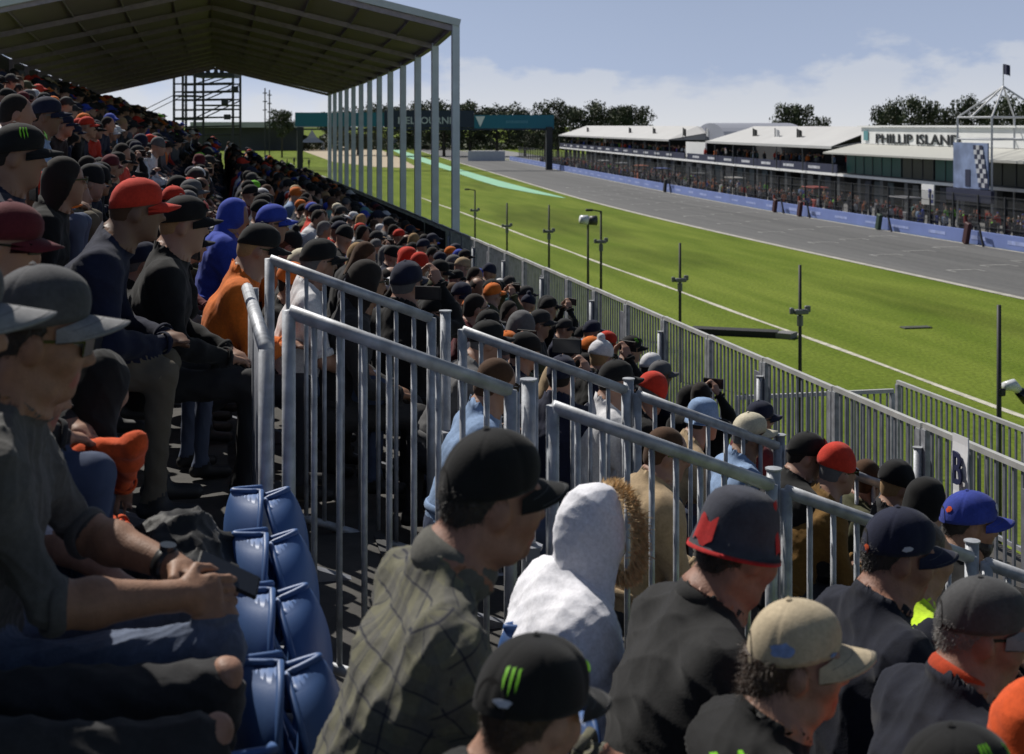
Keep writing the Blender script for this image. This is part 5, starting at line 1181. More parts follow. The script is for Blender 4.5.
MB().box((0, 0, 0), (.15, .074, .009), R, bev=.003).build('case', mat('phone_case', (.012, .012, .014), .6, var=0, spec=.2), ph); MB().box(R @ Vector((0, 0, .0052)), (.14, .067, .001), R).build('screen', mat('phone_glass', (.015, .016, .02), .25, var=0), ph)
# 2 nearest left, ripped black jeans
bk, bi = hero_w((-62, 328, 2.5), rowZ(0), 'person in black ripped jeans cut by the lower left edge, brim just showing', f_black, f_bj, sk_fair, h=.009, seed=5, lean=.2, knees=(.6, .58), splay=.11, kz=.54, rz=.0, hands=(v3(.12, .24, .62), v3(.12, -.24, .62)))
for i in (0, 1):
    kn = Vector(bi['knee%d' % i]); V, Q, _, _ = sdf([ell(kn+Vector((.03, 0, .034)), (.03, .036, .03), 0)], .006, rough=.003, seed=i); link_mesh('bare_knee', np_mesh('bare_knee', V, Q, np.zeros(len(Q)), [sk_fair]), bk)
cap_on(bk, bi, f_gcap, f_gbill, tall=.1, big=1.06, ln=.095)
# 3 orange sleeve
ks, ki = hero_w((34, 388, 3.35), rowZ(0), 'person in white tee mostly hidden behind the face of the grey capped man', f_lav, f_dj, sk_fair, h=.011, seed=8, lean=.16, sleeve='half', hpitch=.3)
hair_on(ks, ki, 'short', hair_b)
ob, obi = hero_w((103, 388, 3.95), rowZ(0), 'person in black hood and orange sleeves bent forward behind the grey capped man', f_or, f_dj, sk_fair, hw=(None, at(124, 482, 3.85)), h=.012, seed=9, lean=.4, hpitch=.3, hyaw=1.0, poles=(None, v3(-.4, -.3, .4)))
V, Q = hair_mesh('hood', .009); V = wrinkle(V, Q, .003, 4); hb_ = link_mesh('hood', np_mesh('hood', V, Q, np.zeros(len(Q)), [f_black]), ob); hb_.matrix_local = head_matrix(obi)
# 4 plaid
pl, pi_ = hero_w((492, 502, 2.75), rowZ(1), 'man in black cap and olive plaid shirt leaning forward', f_plaid, f_dj, sk_red, h=.008, seed=11, lean=.3, hyaw=.1, hpitch=.06, cloth=(math.sin(.3), 0, math.cos(.3)), w=1.08, belly=.02, hands=(v3(.45, .06, .68), v3(.45, -.06, .66)), neck_fwd=.05, folds=.0055)
hair_on(pl, pi_, 'under_cap', hair_d); cap_on(pl, pi_, f_bcap, f_bcap, tall=.108, big=1.0, ln=.07)
S_ = pi_['S']; dn_ = unit(v3(math.sin(.21), 0, math.cos(.21))); ring('collar', S_+dn_*.083+v3(.02, 0, 0), dn_+v3(.4, 0, 0), (0, 1, 0), .071, .071, .025, f_plaid, pl)
# 5 child, green claw cap
ch, ci = hero_w((532, 714, 2.2), rowZ(1), 'child in black cap with green claw emblem and dark hoodie at the bottom edge', f_char, f_bj, sk_fair, h=.008, seed=14, lean=.25, hyaw=.55, hpitch=.22, hood_down=True, w=.95)
hair_on(ch, ci, 'under_cap', hair_b); sv = mat('silver_thread', (.45, .47, .55), .5, var=.05)
cap_on(ch, ci, f_bcap, f_bcap, tall=.108, big=1.16, curve=.5, ln=.085, patch=[('claw_emblem', claw_logo(-2.75, .42, .05, 1.16), claw_m), ('side_emblem', blob_patch(-2.8, .12, .2, .035, big=1.16, tall=.122), sv), ('front_emblem', blob_patch(-.25, .25, .2, .09, seed=4, big=1.16, tall=.122), claw_m)])
# 6 white hood
wh, wi = hero_w((594, 538, 3.75), rowZ(2), 'person in white hooded coat with brown fur trim seen from behind', f_white, f_dj, sk_fair, h=.01, seed=17, lean=.2, hyaw=.3, hpitch=.1, puff=.035, w=1.0, folds=.0035)
V, Q, _, _ = sdf([ell((-.012, 0, .03), (.128, .118, .149), 0, .03), wid((-.03, 0, -.07), (-.045, 0, -.2), .105, .095, .15, .1, (0, 1, 0), 0, .06)], .008, cuts=[((.95, 0, .15), .072)], rough=.0012, seed=2); V = wrinkle(V, Q, .0028, 5); ho = link_mesh('hood', np_mesh('hood', V, Q, np.zeros(len(Q)), [f_white]), wh); ho.matrix_local = head_matrix(wi)
fur_m = mat('brown_fur', (.62, .43, .22), .8, var=.5, nscale=60); g = np.random.default_rng(2); n = 5200; a = g.uniform(0, 2*PI, n); c0 = np.stack([.085+g.normal(0, .012, n)-.02*np.sin(a), .112*np.cos(a), .02+.138*np.sin(a)], 1); dr = np.stack([.5+g.normal(0, .4, n), np.cos(a)+g.normal(0, .45, n), np.sin(a)+g.normal(0, .45, n)], 1); dr /= np.linalg.norm(dr, axis=1, keepdims=True); ln = g.uniform(.018, .04, (n, 1)); sd = np.cross(dr, g.normal(size=(n, 3))); sd /= np.linalg.norm(sd, axis=1, keepdims=True)
V = np.stack([c0-sd*.0022, c0+sd*.0022, c0+dr*ln+sd*.0006+np.array([0, 0, -.008]), c0+dr*ln-sd*.0006+np.array([0, 0, -.008])], 1).reshape(-1, 3); fu = link_mesh('fur_trim', np_mesh('fur_trim', V, np.arange(4*n).reshape(-1, 4), np.zeros(n), [fur_m]), ho)
# 7 bucket hat, red lining
bu, bui = hero_w((738, 552, 3.3), rowZ(2), 'man in navy bucket hat with red patches and charcoal fleece, back turned', f_char, f_bj, sk_red, h=.008, seed=21, lean=.3, hyaw=.25, hpitch=.25, w=1.05, neck_fwd=.04, puff=.01)
hair_on(bu, bui, 'under_cap', hair_d)
b_ = bucket_hat().build('bucket_hat', [fabric('navy_grey_hat_cloth', (.045, .048, .065))], bu, smooth=True, fix=True); b_.matrix_local = head_matrix(bui)
mb = MB(); n = 28
mb.add([(-.012+r*math.cos(2*PI*i/n), r*.86*math.sin(2*PI*i/n), z) for r, z in ((.1255, -.006), (.1245, .004), (.1215, -.003), (.104, .045)) for i in range(n)], [(j*n+i, j*n+(i+1) % n, j*n+n+(i+1) % n, j*n+n+i) for j in range(3) for i in range(n)]); mb.build('red_lining', f_red, b_, smooth=True)
for a0, a1, z0, z1 in ((-1.05, -.4, .02, .14), (-3.35, -2.7, .015, .075), (.4, .9, .03, .1)):
    mb = MB(); k = 6; vs = []
    for i in range(k+1):
        a = a0+(a1-a0)*i/k
        for z in (z0, z1): rr_ = float(np.interp(z, [0, .048, .085, .115, .139], [.122, .108, .104, .096, .08]))+.0025; vs.append((-.012+rr_*math.cos(a), rr_*.86*math.sin(a), z+.01*math.sin(i*1.3)))
    mb.add(vs, [(2*i, 2*i+2, 2*i+3, 2*i+1) for i in range(k)]); mb.build('red_patch', f_red, b_, smooth=True, fix=False)
# 8 tan cap
tn, ti = hero_w((797, 664, 2.8), rowZ(2), 'person in tan baseball cap with curly brown hair and black hooded top', f_black, f_bj, sk_fair, h=.008, seed=24, lean=.22, hyaw=-.3, hpitch=.02, hood_down=True)
hair_on(tn, ti, 'bun', hair_b, seed=3); cap_on(tn, ti, f_tan, f_tan, tall=.102, big=1.0, curve=1.3, ln=.082, patch=[('blue_emblem', blob_patch(-1.9, .2, .3, .09, seed=9, big=1.0, tall=.102), mat('pale_blue_thread', (.2, .28, .5), .7, var=.3, nscale=60)), ('bill_side_emblem', blob_patch(-.7, .05, .12, .03, seed=2, big=1.0, tall=.102), mat('pale_blue_thread', (.2, .28, .5)))])
mb = MB(); S_ = Vector(ti['S']); 
for dx, dz, w_, h_ in ((0, 0, .05, .014), (.012, -.03, .06, .014), (-.01, -.06, .045, .016)): mb.box(S_+Vector((-.075+dx*1.5+dz*.8, -.13-dz*.5, .052)), (h_, w_, .02), Matrix.Rotation(.3, 3, 'X'))
mb.build('shoulder_emblem', claw_m, tn)
mb = MB(); hm = head_matrix(ti); mb.box(hm @ Vector((-.004, -.082, -.012)), (.012, .006, .014), bev=.002); mb.build('earplug', claw_m, tn)
# 9 navy cap
nv, ni = hero_w((899, 557, 4.0), rowZ(3), 'man in navy cap with orange strap and navy jacket beside the rail', f_navy, f_dj, sk_red, h=.009, seed=27, lean=.18, hyaw=-.25, hpitch=.12, w=1.05, belly=.02)
hair_on(nv, ni, 'under_cap', hair_d); cap_on(nv, ni, f_ncap, f_ncap, tall=.105, big=1.0, patch=[('orange_strap', blob_patch(-2.75, .06, .12, .07, big=1.0, tall=.105), f_or), ('side_mark', blob_patch(-1.5, .12, .16, .04, seed=5, big=1.0, tall=.105), sv)])
# 10 dark grey cap
dg, di = hero_w((982, 634, 3.35), rowZ(3), 'man in dark grey cap, glasses and navy fleece over an orange collar', f_navy, f_dj, sk_red, h=.009, seed=30, lean=.22, hyaw=-.35, hpitch=.12, w=1.08, belly=.03)
hair_on(dg, di, 'under_cap', hair_g); cap_on(dg, di, f_dgc, f_gbill, tall=.096, big=1.0); sunglasses(dg, di)
S_ = di['S']; dn_ = unit(v3(math.sin(.15), 0, math.cos(.15))); ring('orange_collar', S_+dn_*.1+v3(.016, 0, 0), dn_+v3(.4, 0, 0), (0, 1, 0), .071, .071, .015, fabric('rust_orange_cloth', (.42, .05, .015)), dg)
# 11 orange hood at the right edge
oh, oi_ = hero_w((1052, 745, 2.8), rowZ(3), 'person in bright orange hooded jacket cut by the right edge', f_or, f_dj, sk_fair, h=.011, seed=33, lean=.2, hyaw=.1, puff=.02)
V, Q = hair_mesh('hood', .008); V = wrinkle(V, Q, .003, 9); ho2 = link_mesh('hood', np_mesh('hood', V, Q, np.zeros(len(Q)), [f_or]), oh); ho2.matrix_local = head_matrix(oi_)
# 12 bottom right cap
bc, bci = hero_w((957, 800, 2.3), rowZ(2), 'person in black cap with green edging at the bottom right edge', f_black, f_bj, sk_fair, h=.01, seed=36, lean=.2, hyaw=.05)
hair_on(bc, bci, 'under_cap', hair_d); cap_on(bc, bci, f_bcap, f_bcap, big=1.06, patch=[('claw_emblem', claw_logo(-1.3, .5, .04, 1.06), claw_m), ('green_edge', blob_patch(-.55, .3, .1, .25, seed=3, big=1.03), claw_m)])
# 13 blue cap, arm out
bb, bbi = hero_w((970, 525, 5.9), rowZ(5), 'bearded man in royal blue cap stretching a bare arm towards the track', f_black, f_dj, sk_mid, hw=(None, at(1050, 538, 5.7)), h=.011, seed=39, lean=.12, hyaw=-.3, sleeve='short', poles=(None, v3(-.2, -.4, -1)))
hair_on(bb, bbi, 'under_cap', hair_d); cap_on(bb, bbi, f_blue, f_blue, big=1.08, patch=[('orange_emblem', blob_patch(-2.6, .3, .16, .07, seed=5, big=1.08), f_or), ('white_front_emblem', blob_patch(-.3, .3, .25, .12, seed=6, big=1.08), sv)])
V, Q, _, _ = sdf([ell((.045, 0, -.085), (.052, .056, .05), 0, .02), cap_((0, .06, -.05), (.05, .05, -.08), .02, .02, 0), cap_((0, -.06, -.05), (.05, -.05, -.08), .02, .02, 0)], .007, rough=.0015); be = link_mesh('beard', np_mesh('beard', V, Q, np.zeros(len(Q)), [hair_d]), bb); be.matrix_local = head_matrix(bbi)
# 14 hi-vis
hv, hvi = hero_w((922, 556, 4.7), rowZ(4), 'person in yellow hi vis vest half hidden behind the navy capped man', f_hv, f_dj, sk_fair, h=.014, seed=42, lean=.15, w=1.15, sleeve='long', sleeve_m=f_navy)
hair_on(hv, hvi, 'short', hair_b)
# black bag
V, Q, _, _ = sdf([wid((0, 0, .12), (0, .05, .42), .2, .17, .17, .13, (0, 1, 0), 0, .08), ell((.12, .05, .26), (.14, .2, .15), 0, .06), ell((-.05, -.1, .42), (.15, .16, .09), 0, .05), ell((.02, -.2, .24), (.14, .12, .17), 0, .05), cap_((-.14, -.12, .3), (.16, -.16, .34), .055, .05, 0, .04), cap_((-.16, .12, .4), (.14, .12, .42), .055, .05, 0, .05), cap_((-.1, -.28, .3), (.14, -.24, .2), .045, .04, 0, .03)], .012, rough=.004, seed=4); V = wrinkle(V, Q, .009, 12)
bg_m = fabric('black_nylon', (.006, .006, .007), .6); o = link_mesh('bag', np_mesh('bag', V, Q, np.zeros(len(Q)), [bg_m])); p = at(182, 545, 3.85); o.location = (p.x-.02, p.y, rowZ(0)); o.scale = (1.15, 1.15, 1.25); tag(o, 'black crumpled nylon bag on the deck behind the empty seats', 'bag')
pc = empty('paper_carton', (rowL(1)-.1, 2.85, rowZ(0)-0.0)); tag(pc, 'white paper carton on the deck behind the nearest seat', 'carton'); MB().box((0, 0, .09), (.12, .09, .18), bev=.006).build('carton_body', mat('white_card', (.65, .62, .55), .7), pc); MB().box((0, 0, .19), (.1, .075, .02), bev=.004).build('carton_lid', mat('white_card', (.65, .62, .55)), pc)
# ------------------------------------------------------------------ the rest of the crowd
c_top = obj_color_fabric('crowd_top_cloth'); c_hat = obj_color_fabric('crowd_hat_cloth'); c_skin = obj_random_ramp('crowd_skin', [(.29, .16, .11), (.34, .19, .13), (.23, .125, .08), (.3, .16, .11), (.15, .08, .05), (.32, .18, .125)], .55); c_leg = obj_random_ramp('crowd_trousers', [(.02, .022, .03), (.05, .07, .13), (.03, .03, .032), (.08, .1, .16), (.12, .1, .07), (.02, .02, .022)], .9)
POSES = [dict(lean=.3, hands=(v3(.2, .12, 1.3), v3(.36, -.1, .67)), hyaw=-.1, poles=(v3(.3, .6, -1), None)), dict(lean=.2, hands=(v3(.36, .06, .86), v3(.36, -.05, .84)), hpitch=.42), dict(lean=.12, hyaw=-.55, hpitch=.1), dict(lean=.28, hyaw=.75, hpitch=.1, hroll=.12), dict(lean=.18), dict(lean=.5, hands=(v3(.44, .05, .68), v3(.44, -.05, .66)), hyaw=.1), dict(lean=.06, hands=(v3(.2, -.12, .84), v3(.22, .12, .82)), hyaw=.1), dict(lean=.25, hyaw=.4, hpitch=.05, w=.9), dict(lean=.1, hands=(v3(.34, .09, 1.2), v3(.34, -.07, 1.2)), hpitch=.0, poles=(v3(0, .5, -1), v3(0, -.5, -1))),
         dict(lean=.22, hood_down=True, puff=.015, hyaw=-.25, hpitch=.2), dict(lean=.3, w=.88, hpitch=.3, hyaw=.15, hands=(v3(.36, .04, .74), v3(.36, -.04, .73))), dict(lean=.14, w=1.1, belly=.04, hyaw=.35, sleeve='short')]
VAR = []
for i, kw in enumerate(POSES):
    Pp, inf = seated(fine=False, **kw); me = finish_body('person', Pp, .0125, [c_top, c_skin, c_leg, SHOE_M, EYE_M, c_skin, c_top], .003, i, rings=inf['rings'], neck=inf['neck'], nhead=inf['nhead']); VAR.append((me, inf))
def join_mb(*ms):
    r = MB()
    for m_, mi in ms: r.add(m_.v, m_.f, mi)
    return r
def proto_mesh(mb, mats, smooth=True):
    o = mb.build('tmp', mats, smooth=smooth); me = o.data; bpy.data.objects.remove(o); return me
cr, bl = cap_meshes(24, 6, True, .1, 1.0, 1.03, .08); blk = mat('black_bill_cloth', (.014, .014, .015), .9)
HAT = {'cap': (proto_mesh(join_mb((cr, 0), (bl, 0)), [c_hat]), False), 'capg': (proto_mesh(join_mb((cr, 0), (bl, 0), (claw_logo(-1.2, .45, .045, 1.09), 1), (blob_patch(.1, .35, .4, .16, seed=3, big=1.09), 1)), [c_hat, claw_m]), False), 'cap2': (proto_mesh(join_mb((cr, 0), (bl, 1)), [c_hat, blk]), False),
       'capr': (proto_mesh(join_mb((cr, 0), (bl, 0), (blob_patch(0, .4, .45, .2, seed=8, big=1.09), 1)), [c_hat, f_red]), False), 'capw': (proto_mesh(join_mb((cr, 0), (bl, 0), (blob_patch(-.1, .4, .4, .16, seed=7, big=1.09), 1)), [c_hat, mat('white_thread', (.6, .6, .62), .7)]), False), 'back': (proto_mesh(join_mb((cr, 0), (bl, 0)), [c_hat]), True), 'bucket': (proto_mesh(bucket_hat(), [c_hat]), False)}
for kd in ('short', 'long', 'tail', 'beanie', 'bobble', 'hood', 'under_cap'):
    V, Q = hair_mesh(kd, .013); HAT[kd] = (np_mesh(kd, V, Q, np.zeros(len(Q)), [c_hat]), False)
HNAME = {'cap': 'cap', 'capg': 'cap', 'cap2': 'cap', 'capr': 'cap', 'capw': 'cap', 'back': 'cap', 'bucket': 'bucket_hat', 'short': 'hair', 'long': 'hair', 'tail': 'hair', 'beanie': 'beanie', 'bobble': 'beanie', 'hood': 'hood'}
COLS = {'black': (.009, .009, .0095), 'charcoal': (.024, .024, .026), 'navy': (.011, .014, .034), 'grey': (.1, .1, .105), 'red': (.5, .035, .018), 'orange': (.62, .15, .02), 'royal blue': (.03, .06, .36), 'white': (.6, .6, .62), 'olive': (.07, .07, .035), 'tan': (.34, .25, .15), 'bright green': (.16, .5, .03), 'pale blue': (.22, .32, .5), 'maroon': (.1, .014, .02), 'cream': (.55, .5, .38), 'mustard': (.16, .085, .02), 'teal': (.12, .26, .25), 'brown': (.07, .035, .018), 'dark': (.016, .012, .01), 'fair': (.3, .19, .09)}
def hat_words(kind, c):
    return {'cap': c+' cap', 'capg': c+' green emblem cap', 'cap2': c+' dark billed cap', 'capr': c+' red fronted cap', 'capw': c+' white emblem cap', 'back': c+' backward cap', 'bucket': c+' bucket hat', 'short': 'short '+c+' hair', 'long': 'long '+c+' hair', 'tail': c+' ponytail', 'beanie': c+' beanie', 'bobble': c+' bobble beanie', 'hood': c+' hood'}[kind]
g_ = MB()
for q in (-1, 1): g_.box((.1, q*.034, .014), (.008, .054, .036), Matrix.Rotation(q*.28, 3, 'Z')); g_.bar((.094, q*.06, .02), (-.01, q*.084, .012), .006, .008)
g_.bar((.106, -.012, .022), (.106, .012, .022), .006, .006); GLS = proto_mesh(g_, [mat('black_glasses', (.008, .008, .009), .15, var=0)], False)
NP = [0]
def crowd_person(vi, hat, hc_, tc, loc, s, rz, label, group='spectators in the grandstand', fine_hair=True):
    me, inf = VAR[vi]; o = bpy.data.objects.new('person', me); COL.objects.link(o); o.location = loc; o.scale = (s,)*3; o.rotation_euler = (0, 0, rz); o.color = (*COLS[tc], 1); NP[0] += 1
    hm, fl = HAT[hat]; c = bpy.data.objects.new(HNAME[hat], hm); COL.objects.link(c); c.parent = o; c.matrix_local = head_matrix(inf, fl); c.color = (*COLS[hc_], 1)
    if hat not in ('short', 'long', 'tail', 'hood') and fine_hair:
        u = bpy.data.objects.new('hair', HAT['under_cap'][0]); COL.objects.link(u); u.parent = o; u.matrix_local = head_matrix(inf); u.color = (*COLS[random.choice(['dark', 'dark', 'brown', 'fair', 'grey'])], 1)
    if fine_hair and random.random() < .3:
        u = bpy.data.objects.new('sunglasses', GLS); COL.objects.link(u); u.parent = o; u.matrix_local = head_matrix(inf)
    tag(o, label, 'person', group); return o
TAKEN = list(HEROES)
def placed(hpx, row, vi, hat, hc_, tc, label, rz=0.0):
    inf = VAR[vi][1]; s = .96; best = None
    if hpx[1] < 330:
        head = at(*hpx); s = min(max((head.z-rowZ(row))/inf['hc'][2], .84), 1.1); off = Matrix.Rotation(rz, 3, 'Z') @ Vector((inf['hc'][0], inf['hc'][1], 0))*s; TAKEN.append((head.x, head.y))
        return crowd_person(vi, hat, hc_, tc, (head.x-off.x, head.y-off.y, head.z-inf['hc'][2]*s), s, rz, label)
    for k in (row-1, row, row+1):                     # the row on which a person of ordinary size puts the head there
        if not -5 <= k <= 5: continue
        Z = (ZC-rowZ(k)-inf['hc'][2]*s)*F/(hpx[1]-125)
        if Z < 2: continue
        h = at(hpx[0], hpx[1], Z); e = abs(h.x-(rowL(k)+.17+inf['hc'][0]*s)) + .2*abs(Z-hpx[2])
        if best is None or e < best[0]: best = (e, k, h)
    k, head = best[1], best[2]; off = Matrix.Rotation(rz, 3, 'Z') @ Vector((inf['hc'][0], inf['hc'][1], 0))*s
    TAKEN.append((head.x, head.y)); return crowd_person(vi, hat, hc_, tc, (head.x-off.x, head.y-off.y, rowZ(k)), s, rz, label)
for a in [((137, 212, 5.7), 0, 5, 'cap', 'red', 'navy', 'large man in red cap and navy jacket, back turned, above the empty seats'), ((184, 226, 6.2), 0, 4, 'capr', 'black', 'black', 'man in black cap with red front beside the red capped man'), ((18, 158, 5.5), -1, 4, 'capg', 'black', 'navy', 'man in black cap with green emblem and navy jacket at left edge'), ((66, 182, 6.4), -1, 7, 'long', 'dark', 'black', 'woman with long dark hair right of the green emblem cap'),
          ((8, 246, 3.7), -1, 9, 'cap', 'maroon', 'charcoal', 'person in maroon cap just above the grey capped man'), ((18, 114, 8.0), -2, 6, 'short', 'dark', 'white', 'dark haired person in white shirt at the left edge'), ((46, 117, 8.4), -2, 4, 'cap', 'navy', 'pale blue', 'person in navy cap and pale blue shirt next to the white shirt'), ((236, 217, 9.2), 0, 9, 'hood', 'royal blue', 'royal blue', 'person in royal blue hooded top with hood up'),
          ((272, 225, 9.3), 1, 4, 'cap', 'royal blue', 'orange', 'person in royal blue cap and orange top right of the blue hood'), ((258, 250, 7.2), 1, 10, 'cap', 'black', 'orange', 'person in black cap and orange top at the guard rail'), ((319, 263, 7.5), 1, 11, 'cap', 'black', 'white', 'man in black cap and white jersey behind the far handrail'), ((368, 284, 7.5), 2, 7, 'long', 'dark', 'charcoal', 'dark haired woman in charcoal top behind the far handrail'),
          ((407, 285, 8.0), 2, 8, 'cap', 'navy', 'black', 'person in navy cap raising a phone with both hands'), ((487, 343, 7.4), 3, 5, 'capw', 'black', 'grey', 'person in black cap with white emblem and grey top at the far rail'), ((525, 352, 7.25), 3, 4, 'back', 'black', 'navy', 'person in black backward cap and navy top behind the far handrail'), ((497, 385, 6.95), 3, 10, 'short', 'brown', 'pale blue', 'brown haired person in pale blue shirt low behind the rails'),
          ((562, 378, 7.4), 4, 8, 'cap', 'navy', 'navy', 'person in navy cap holding a dark phone overhead'), ((616, 383, 7.6), 4, 4, 'cap', 'black', 'white', 'person in black cap and white top left of the red beanie'), ((652, 396, 8.3), 5, 10, 'beanie', 'red', 'black', 'person in red beanie and black jacket beyond the second far rail'), ((704, 422, 7.2), 5, 5, 'bucket', 'pale blue', 'tan', 'person in pale blue bucket hat and tan jacket bending forward'),
          ((750, 436, 7.6), 5, 4, 'cap', 'cream', 'pale blue', 'person in cream cap below the navy capped one'), ((760, 420, 8.3), 5, 6, 'cap', 'navy', 'maroon', 'person in navy cap and maroon top by the front fence'), ((806, 457, 7.1), 5, 9, 'capr', 'black', 'black', 'person in black cap with red front near the fence post'), ((838, 473, 6.9), 5, 5, 'beanie', 'red', 'mustard', 'person in red beanie and mustard brown jacket beside the lower rail'),
          ((868, 480, 6.8), 5, 7, 'short', 'brown', 'olive', 'brown haired person in olive top next to the red hood'), ((898, 488, 6.5), 5, 4, 'beanie', 'black', 'charcoal', 'person in black beanie and charcoal top left of the large black hood'), ((930, 503, 6.0), 5, 9, 'hood', 'black', 'black', 'person in large black hood in front of the B sign'), ((631, 350, 12.3), 5, 4, 'capg', 'black', 'navy', 'person in black cap with green emblem alone against the front fence'),
          ((668, 455, 6.9), 4, 9, 'short', 'brown', 'tan', 'person in tan coat behind the middle rails')]:
    placed(*a, rz=.85 if 'phone' in a[-1] else 0.0)
def held_phone(px, py, Z, lab, case=False):
    p = at(px, py, Z); r = empty('phone', p, 1.05); tag(r, lab, 'phone'); MB().box((0, 0, 0), (.012, .16, .08), bev=.004).build('case', mat('phone_case', (.012, .012, .014)), r); MB().box((-.0066, 0, 0), (.001, .148, .07)).build('screen', mat('phone_glass', (.02, .022, .026)), r)
held_phone(428, 293, 7.75, 'phone held up by the person in the navy cap behind the far rail'); held_phone(567, 346, 7.2, 'dark phone held overhead above the middle rails')
random.seed(21)
W_H = [('cap', 46), ('capg', 6), ('cap2', 6), ('capr', 5), ('capw', 8), ('back', 5), ('bucket', 4), ('short', 16), ('long', 6), ('tail', 4), ('beanie', 8), ('bobble', 2), ('hood', 5)]
W_HC = [('black', 38), ('navy', 12), ('charcoal', 8), ('grey', 7), ('red', 9), ('orange', 5), ('royal blue', 7), ('white', 7), ('olive', 2), ('tan', 3), ('bright green', 1.5), ('maroon', 2), ('cream', 2)]
W_TC = [('black', 40), ('navy', 17), ('charcoal', 13), ('grey', 8), ('red', 4.5), ('orange', 5), ('royal blue', 6), ('white', 6), ('olive', 4), ('tan', 2), ('maroon', 2), ('pale blue', 3), ('teal', 1)]
W_R = [('dark', 5), ('brown', 4), ('fair', 2), ('grey', 1)]
def pick(w): return random.choices([a for a, _ in w], [b for _, b in w])[0]
def choose():
    h = pick(W_H); tc = pick(W_TC); hc_ = tc if h == 'hood' else pick(W_R) if h in ('short', 'long', 'tail') else pick(W_HC)
    return h, hc_, tc
slots = []
for k in ROWS[:-1]:
    t = 1.2+random.uniform(0, .3)
    while t < 60.6:
        t += .465; x = rowL(k)+.17+random.uniform(-.04, .05); tt = t+random.uniform(-.06, .06)
        if k >= 1 and AIS0-.3 < tt < AIS1+.2: continue
        if random.random() < .05: continue
        hx = x+.2; z = rowZ(k)+1.2
        if k in (0, 1) and tt < (6.85 if k == 0 else 4.9): continue
        if k >= 2 and tt < 4.8: continue
        if k == 4 and tt < 3.7: continue
        if any(abs(hx-a)+0.0 < .42 and abs(tt-b) < .36 for a, b in TAKEN): continue
        px, py, Z = proj((hx, tt, z))
        if Z < 2.0 or px < -70 or px > 1090 or py > 860: continue
        slots.append((Z, k, x, tt))
slots.sort(); NIND = 300-NP[0]-len(HEROES)
seen = set(); rowname = {5: 'front row', 4: 'second row', 3: 'third row', 2: 'fourth row', 1: 'fifth row', 0: 'sixth row', -1: 'seventh row', -2: 'eighth row', -3: 'ninth row', -4: 'tenth row', -5: 'top row'}
for Z, k, x, t in slots[:NIND]:
    zone = 'before the stair' if t < 4.8 else 'beside the far handrail' if t < 8.6 else 'past the stair' if t < 12.5 else 'beyond the stair' if t < 17 else 'towards the roof'
    for _ in range(60):
        h, hc_, tc = choose(); lab = 'person in %s and %s top, %s %s' % (hat_words(h, hc_).replace('short ', '').replace('long ', 'long '), tc, rowname[k], zone)
        if h in ('short', 'long', 'tail'): lab = 'person with %s and %s top, %s %s' % (hat_words(h, hc_), tc, rowname[k], zone)
        if lab not in seen and len(lab.split()) <= 13: break
    seen.add(lab)
    vi = random.choices(range(12), [1, 3, 3, 3, 5, 4, 3, 3, 1.6, 3, 4, 3])[0]; s = random.uniform(.84, .98)
    rz_ = random.uniform(.3, 1.0) if vi == 8 else random.uniform(-.5, .2)
    o = crowd_person(vi, h, hc_, tc, (x, t, rowZ(k)), s, rz_, lab, fine_hair=Z < 12)
    if vi == 8:
        p = Matrix.Rotation(rz_, 3, 'Z') @ Vector((.42, .01, 1.28))*s+Vector((x, t, rowZ(k))); r = empty('phone', p, rz_); tag(r, 'phone raised by the '+lab.replace(' top,', ' top,'), 'phone', 'phones raised in the crowd')
        if len(r['label'].split()) > 16: r['label'] = 'phone raised by '+' '.join(lab.split()[:1])+' '+' '.join(lab.split()[1:])
        MB().box((0, 0, 0), (.01, .155, .076), bev=.004).build('case', MATS['phone_case'], r); MB().box((-.0056, 0, 0), (.001, .145, .068)).build('screen', MATS['phone_glass'], r)
# the far rows, past the three hundred nearest: one mesh
LOW = []
for i, kw in enumerate([dict(lean=.2), dict(lean=.42, hyaw=.2), dict(lean=.12, hyaw=.5), dict(lean=.25, hyaw=-.2, w=1.06)]):
    for hat in (0, 1):
        Pp, inf = seated(fine=False, **kw); c, R_ = inf['hc'], inf['R']; gl = lambda *p: c+R_@v3(*p)
        if hat: Pp += [ell(gl(-.012, 0, .06), (.112, .094, .095), 7, .005, R_), ell(gl(.12, 0, .05), (.08, .07, .018), 7, .005, R_)]
        else: Pp += [ell(gl(-.025, 0, .05), (.1, .085, .095), 7, .005, R_)]
        V, Q, near, vm = sdf(Pp, .042); zc = V[Q].mean(1)[:, 2]; Q = Q[zc > .5]; u, inv = np.unique(Q, return_inverse=True); LOW.append((V[u], inv.reshape(-1, 4), vm[u]))
rest = slots[NIND:]; VV = []; QQ = []; CC = []; off = 0; pal_s = [(.45, .26, .18), (.36, .2, .13), (.5, .29, .2), (.22, .12, .08)]
def emit_low(x, y, z, s, rz, variant=None):
    global off
    h, hc_, tc = choose(); V, Q, vm = LOW[random.randrange(4)*2+(0 if h in ('short', 'long', 'tail') else 1)]
    ca, sa = math.cos(rz)*s, math.sin(rz)*s; W = np.stack([V[:, 0]*ca-V[:, 1]*sa+x, V[:, 0]*sa+V[:, 1]*ca+y, V[:, 2]*s+z], 1)
    pal = np.array([COLS[tc], random.choice(pal_s), (.03, .035, .05), (.02, .02, .02), (.1, .1, .1), (.3, .15, .1), COLS[tc], COLS[hc_]]); c = pal[vm]
    VV.append(W); QQ.append(Q+off); CC.append(np.concatenate([c, np.ones((len(c), 1))], 1)); off += len(V)
for Z, k, x, t in rest: emit_low(x, t, rowZ(k), random.uniform(.84, .98), random.uniform(-.5, .2))
